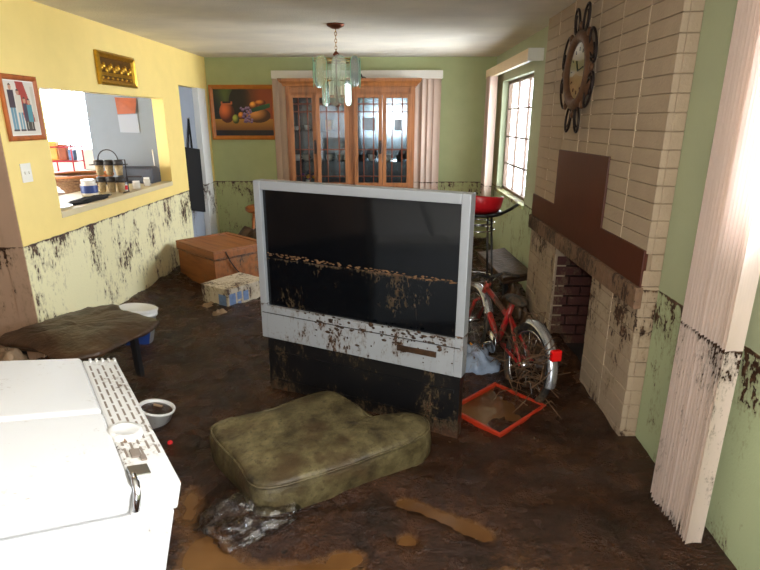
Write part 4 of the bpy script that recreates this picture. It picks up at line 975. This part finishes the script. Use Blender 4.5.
# twigs caught in it
b = MB(); rs = random.Random(11)
for i in range(95):
    c = Vector((.84 + rs.gauss(0, .07), 2.95 + rs.gauss(0, .17), max(.02, .24 + rs.gauss(0, .12)))); d = Vector((rs.uniform(-1, 1), rs.uniform(-1, 1), rs.uniform(-1.3, .6))).normalized(); l = rs.uniform(.08, .26)
    p0, p2 = c - d * l / 2, c + d * l / 2; p0.z = max(.0, p0.z); p2.z = max(.0, p2.z); k = Vector((rs.uniform(-.04, .04), rs.uniform(-.04, .04), rs.uniform(-.03, .05)))
    b.tube([p0, c + k, p2], rs.uniform(.0012, .0032), 5)
tag(b.build('twig_tangle', 'twig', smooth=True), 'tangle of dry twigs and stalks caught on the bicycle rear wheel', 'twigs', kind='stuff')
crumple('plastic_sheet', 'crumpled bluish plastic sheet in the mud under the bicycle', 'sheet', (.56, 3.42, -.02), .17, .22, .15, 'plastic_blue', 3.0, .3, .35)
crumple('mud_mound', 'mound of dark mud heaped around the bicycle rear wheel', 'mud', (1.0, 3.55, -.03), .13, .30, .30, 'mud_slab', 6.0, .3, .35)
t = thing('muddy_plank', 'mud-covered plank end leaning under the dining window', 'plank', (1.10, 5.02, 0), (R(8), R(-6), R(12)))
for z in (.30, .34): L(MB().box(-.16, .13, -.34, .30, z, z + .032), 'board', 'mud_slab', t, bevel=.01)
L(MB().box(-.12, -.08, -.28, -.24, -.08, .30), 'leg', 'black_metal', t); L(MB().box(.06, .10, .2, .24, -.2, .30), 'leg', 'black_metal', t)
crumple('mud_mound', 'heap of dark mud under the plank below the dining window', 'mud', (1.10, 4.55, -.03), .09, .25, .24, 'mud_slab', 12.0, .1, .3)

# red bar stool
sx_, sy_ = .80, 4.62
bs = thing('bar_stool', 'red-topped bar stool with thin black legs behind the right edge of the television', 'stool', (sx_, sy_, 0))
b = MB(); n_ = 16
for i in range(n_ + 1):
    a = R(200 + 160 * i / n_ - 10)
    for (r0, z) in ((.20, .90), (.225, .97), (.25, 1.055), (.24, 1.065), (.23, 1.055), (.19, .92)):
        b.v.append(Vector((sx_ - .06 + r0 * .85 * math.cos(a), sy_ + r0 * math.sin(a), z - (.05 * abs(i / n_ - .3) if z > .95 else 0))))
k = 6; b.f = [(i * k + j, i * k + (j + 1) % k, (i + 1) * k + (j + 1) % k, (i + 1) * k + j) for i in range(n_) for j in range(k)] + [tuple(range(k)), tuple(n_ * k + j for j in range(k))]; b.mi = [0] * len(b.f)
b.build('backrest', 'red_plastic', bs, smooth=True)
MB().lathe([(0, .87), (.19, .87), (.20, .885), (.19, .90), (0, .905)], 24, (sx_ - .05, sy_, 0)).build('seat', 'black_metal', bs, smooth=True)
MB().tube([(sx_ - .02, sy_ - .20, .89), (sx_ + .10, sy_ - .18, .90), (sx_ + .2, sy_ - .10, .93), (sx_ + .27, sy_ - .02, .955)], .014, 8).build('arm_rail', 'black_metal', bs, smooth=True)
for k in range(4):
    a = math.pi / 4 + k * math.pi / 2; MB().tube([(sx_ - .05 + .13 * math.cos(a), sy_ + .13 * math.sin(a), .87), (sx_ - .05 + .20 * math.cos(a), sy_ + .20 * math.sin(a), -.03)], .010, 8).build('leg', 'black_metal', bs, smooth=True)
for z, r_ in ((.80, .135), (.74, .14), (.30, .175)): MB().tube([(sx_ - .05 + r_ * math.cos(q * math.pi / 10), sy_ + r_ * math.sin(q * math.pi / 10), z) for q in range(20)], .007, 6, closed=True).build('foot_ring', 'chrome', bs, smooth=True)

# ------------------------------------------------------------------ kitchen through the opening
LZ = 1.01
struct(MB().box(-2.92, XL + .004, 3.775, 5.80, LZ - .04, LZ + .004).build('trim_4', 'counter', bevel=.004))
t = thing('kitchen_counter', 'pale kitchen counter under the far bright window', 'counter', (-4.5, 7.2, 0))
MB().box(-5.6, -3.58, 6.7, 7.58, 0, .91).build('cabinet', 'white_plain', t); MB().box(-5.62, -3.56, 6.66, 7.595, .91, .95).build('worktop', 'counter', t)
t = thing('kitchen_table', 'small brown kitchen table behind the serving ledge', 'table', (-3.35, 5.3, 0))
MB().box(-3.85, -2.98, 4.95, 5.7, .86, .90).build('tabletop', 'wicker', t)
for x in (-3.78, -3.05):
    for y in (5.0, 5.65): MB().box(x - .03, x + .03, y - .03, y + .03, -.05, .86).build('leg', 'wicker', t)
# basket
p = Vector((-3.17, 5.45, .90)); t = thing('wicker_basket', 'wide brown wicker basket on the kitchen table', 'basket', p)
for k in range(6):
    r0 = .12 + .03 * k; MB().lathe([(r0, .034 * k), (r0 + .018, .034 * k + .012), (r0 + .03, .034 * k + .034), (r0 + .012, .034 * k + .034), (r0 - .01, .034 * k)], 28, p).build('weave', 'wicker', t, smooth=True)
MB().lathe([(.28, .20), (.305, .205), (.305, .225), (.28, .23), (.27, .215)], 28, p).build('rim', 'wood_orange', t, smooth=True)
MB().lathe([(0, 0), (.13, 0), (.13, .01), (0, .01)], 20, p).build('bottom', 'wicker', t)
# red rack with packets on the far counter
t = thing('wire_rack', 'red wire rack with packets on the far kitchen counter', 'rack', (-4.24, 6.95, .95))
b = MB()
for z in (.98, 1.14, 1.32):
    b.tube([(-4.42, 6.85, z), (-4.06, 6.85, z), (-4.06, 7.1, z), (-4.42, 7.1, z)], .009, 6, closed=True)
for x in (-4.42, -4.06):
    for y in (6.85, 7.1): b.tube([(x, y, .95), (x, y, 1.36)], .009, 6)
b.build('frame', 'red_wire', t, smooth=True)
for (z, m) in ((1.0, 'red_wire'), (1.15, 'red_wire')): MB().box(-4.42, -4.06, 6.85, 7.1, z - .006, z).build('shelf', m, t)
for (x0, x1, z, h, m, lb) in ((-4.40, -4.29, 1.15, .24, 'pack_yellow', 'tall yellow packet on the red rack'), (-4.27, -4.17, 1.15, .20, 'paper_orange', 'orange packet in the middle of the red rack'), (-4.15, -4.08, 1.15, .13, 'print_blue', 'small blue packet on the red rack')):
    tag(MB().box(x0, x1, 6.92, 7.0, z, z + h).build('packet', m, bevel=.01), lb, 'packet', 'packets on the red rack')
tag(MB().lathe([(0, 0), (.06, 0), (.1, .08), (.11, .10), (.1, .1), (.055, .012), (0, .012)], 24, (-3.82, 6.8, .95)).build('bowl', 'china', smooth=True), 'white bowl on the far kitchen counter beside the red rack', 'bowl')
t = thing('faucet', 'thin chrome faucet rising from the far kitchen counter', 'faucet', (-3.66, 7.1, .95))
MB().tube([(-3.66, 7.1, .95), (-3.66, 7.1, 1.25), (-3.64, 7.02, 1.33), (-3.62, 6.9, 1.30), (-3.61, 6.88, 1.22)], .012, 8).build('spout', 'chrome', t, smooth=True); MB().lathe([(.035, 0), (.035, .02), (.015, .03)], 14, (-3.66, 7.1, .95)).build('base', 'chrome', t, smooth=True)
# items on the ledge
def jar(name, label, x, y, r, h, m, lm, cat='jar', band=None):
    t = thing(name, label, cat, (x, y, LZ + .004)); z = LZ + .004
    MB().lathe([(0, 0), (r * .92, 0), (r, h * .06), (r, h * .72), (r * .8, h * .8), (r * .8, h * .84)], 20, (x, y, z)).build('body', m, t, smooth=True)
    MB().lathe([(r * .88, h * .82), (r * .88, h * .99), (r * .8, h), (0, h)], 20, (x, y, z)).build('lid', lm, t, smooth=True)
    if band: MB().lathe([(r * 1.01, h * .15), (r * 1.015, h * .2), (r * 1.015, h * .6), (r * 1.01, h * .64)], 20, (x, y, z)).build('label_band', band, t, smooth=True)
jar('jar', 'blue and white jar on the serving ledge left of the wire stand', -2.675, 4.69, .068, .135, 'china', 'china', band='blue_label')
jar('spice_jar', 'small white jar with a red band right of the wire stand', -2.50, 4.99, .028, .08, 'china', 'paper', band='red_plastic')
jar('spice_jar', 'middle small white-lidded jar on the serving ledge', -2.47, 5.15, .036, .075, 'jar_body', 'china')
jar('spice_jar', 'small glass jar nearest the dark bread bin', -2.47, 5.38, .032, .085, 'jar_body', 'china')
# tiered stand of potted cups
sp_ = Vector((-2.56, 4.86, LZ + .004)); t = thing('wire_stand', 'two-tier dark wire stand on the serving ledge', 'stand', sp_)
b = MB()
for z in (.10, .25):
    b.tube([sp_ + Vector((-.15, -.05, z)), sp_ + Vector((.15, -.05, z)), sp_ + Vector((.15, .05, z)), sp_ + Vector((-.15, .05, z))], .004, 5, closed=True)
b.tube([sp_ + Vector((.09 * math.cos(q), 0, .29 + .09 * math.sin(q))) for q in [math.pi * k / 10 for k in range(11)]], .005, 6)
for q in (-.13, .13): b.tube([sp_ + Vector((q, .045, 0)), sp_ + Vector((q, .045, .29)), sp_ + Vector((q * .7, 0, .29))], .005, 6).tube([sp_ + Vector((q, -.06, .004)), sp_ + Vector((q, .06, .004))], .005, 6)
b.build('frame', 'iron', t, smooth=True)
for (z, tier) in ((.006, 'lower'), (.156, 'upper')):
    for k, pos in ((-1, 'left'), (0, 'middle'), (1, 'right')):
        c = sp_ + Vector((k * .088, 0, z)); q = thing('spice_cup', f'{pos} cup with dark lid in the {tier} tier of the wire stand', 'cup', c, group='cups in the wire stand')
        MB().lathe([(0, 0), (.026, 0), (.037, .10), (.035, .10)], 14, c).build('cup_body', 'herb', q, smooth=True)
        MB().lathe([(.041, .095), (.043, .105), (.040, .128), (.030, .135), (0, .136)], 14, c).build('lid', 'lid_dark', q, smooth=True)
o = crumple('black_cloth', 'crumpled black cloth on the left end of the serving ledge', 'cloth', (-2.50, 4.36, LZ + .004), .08, .30, .025, 'cloth_black', 4.4, 0, .3)
tag(MB().lathe([(0, 0), (.07, 0), (.11, .012), (.11, .016), (.07, .006), (0, .006)], 24, (-2.53, 3.96, LZ + .004)).build('plate', 'china', smooth=True), 'white plate at the left end of the serving ledge', 'plate')
# bread bin
t = thing('bread_bin', 'dark grey rounded bread bin at the right end of the serving ledge', 'bin', (-2.68, 5.66, LZ + .004))
poly = [(-.11, 0), (.11, 0), (.11, .10), (.085, .15), (.03, .17), (-.06, .17), (-.11, .15)]
MB().prism(poly, -.19, .17, lambda u, v, w: (-2.66 + w, 5.67 + u, LZ + .004 + v)).build('body', 'grey_plastic', t, bevel=.012)
MB().box(-2.74, -2.60, 5.545, 5.56, LZ + .07, LZ + .085).build('handle', 'iron', t)
t = thing('cordless_phone', 'white phone antenna standing up behind the bread bin', 'phone', (-2.585, 5.90, LZ - .05))
MB().box(-2.62, -2.55, 5.86, 5.92, .92, 1.10).build('base', 'grey_plastic', t, bevel=.01); MB().tube([(-2.60, 5.9, 1.09), (-2.605, 5.9, 1.34)], .006, 8).build('antenna', 'switch', t, smooth=True)
t = thing('side_shelf', 'low shelf under the phone beside the grey kitchen wall', 'shelf', (-2.6, 5.98, .88))
MB().box(-2.95, XL - .125, 5.81, 6.15, .89, .92).build('board', 'counter', t)
# calendar
t = thing('wall_calendar', 'hanging calendar with an orange picture and a white page on the grey kitchen wall', 'calendar', (-2.95, 6.14, 1.5))
MB().add([(-3.06, 6.146, 1.885), (-2.82, 6.146, 1.875), (-2.835, 6.11, 1.715), (-3.04, 6.12, 1.708)], [(0, 1, 2, 3)]).prism([(-3.06, 1.885), (-2.82, 1.875), (-2.82, 1.87), (-3.06, 1.88)], 6.138, 6.148, lambda u, v, w: (u, w, v)).build('picture_page', 'paper_orange', t)
MB().prism([(-3.05, 1.70), (-2.83, 1.71), (-2.825, 1.51), (-3.045, 1.515)], 6.138, 6.146, lambda u, v, w: (u, w, v)).build('date_page', 'paper', t)
# black apron in the hall
dr_ = struct(MB().box(-2.475, -2.44, 6.265, 6.832, -.05, 2.015).build('door_1', 'door_paint', bevel=.004))
for (z0, z1) in ((.15, .85), (1.05, 1.85)): MB().box(-2.441, -2.436, 6.36, 6.74, z0, z1).build('door_panel', 'door_paint', dr_, bevel=.003)
t = thing('apron', 'long black apron hanging by its strap on the grey hallway door', 'apron', (-2.42, 6.6, .46))
AX = -2.415
poly = [(onx(*q, AX).y, onx(*q, AX).z) for q in ((185, 147), (199, 149), (205, 212), (190, 210))]
MB().prism(poly, AX - .012, AX + .012, lambda u, v, w: (w, u, v)).build('body', 'cloth_black', t, bevel=.008)
q0, q1, q2 = onx(188, 148, AX), onx(188.5, 119, AX), onx(192, 148, AX)
MB().tube([q0, q0.lerp(q1, .6), q1, q1.lerp(q2, .4), q2], .012, 6).build('strap', 'cloth_black', t, smooth=True)
MB().tube([q1 + Vector((-.025, 0, .01)), q1 + Vector((.005, 0, .0)), q1 + Vector((.01, 0, .02))], .005, 6).build('hook', 'chrome', t)

p = onz(171, 446); tag(MB().lathe([(0, .02), (.012, .02), (.014, .016), (.014, 0), (.0125, 0)], 14, (p.x, p.y, .012), 0, Matrix.Rotation(R(25), 3, 'X')).build('bottle_cap', 'red_plastic', smooth=True), 'tiny red bottle cap in the mud right of the refrigerator', 'cap')
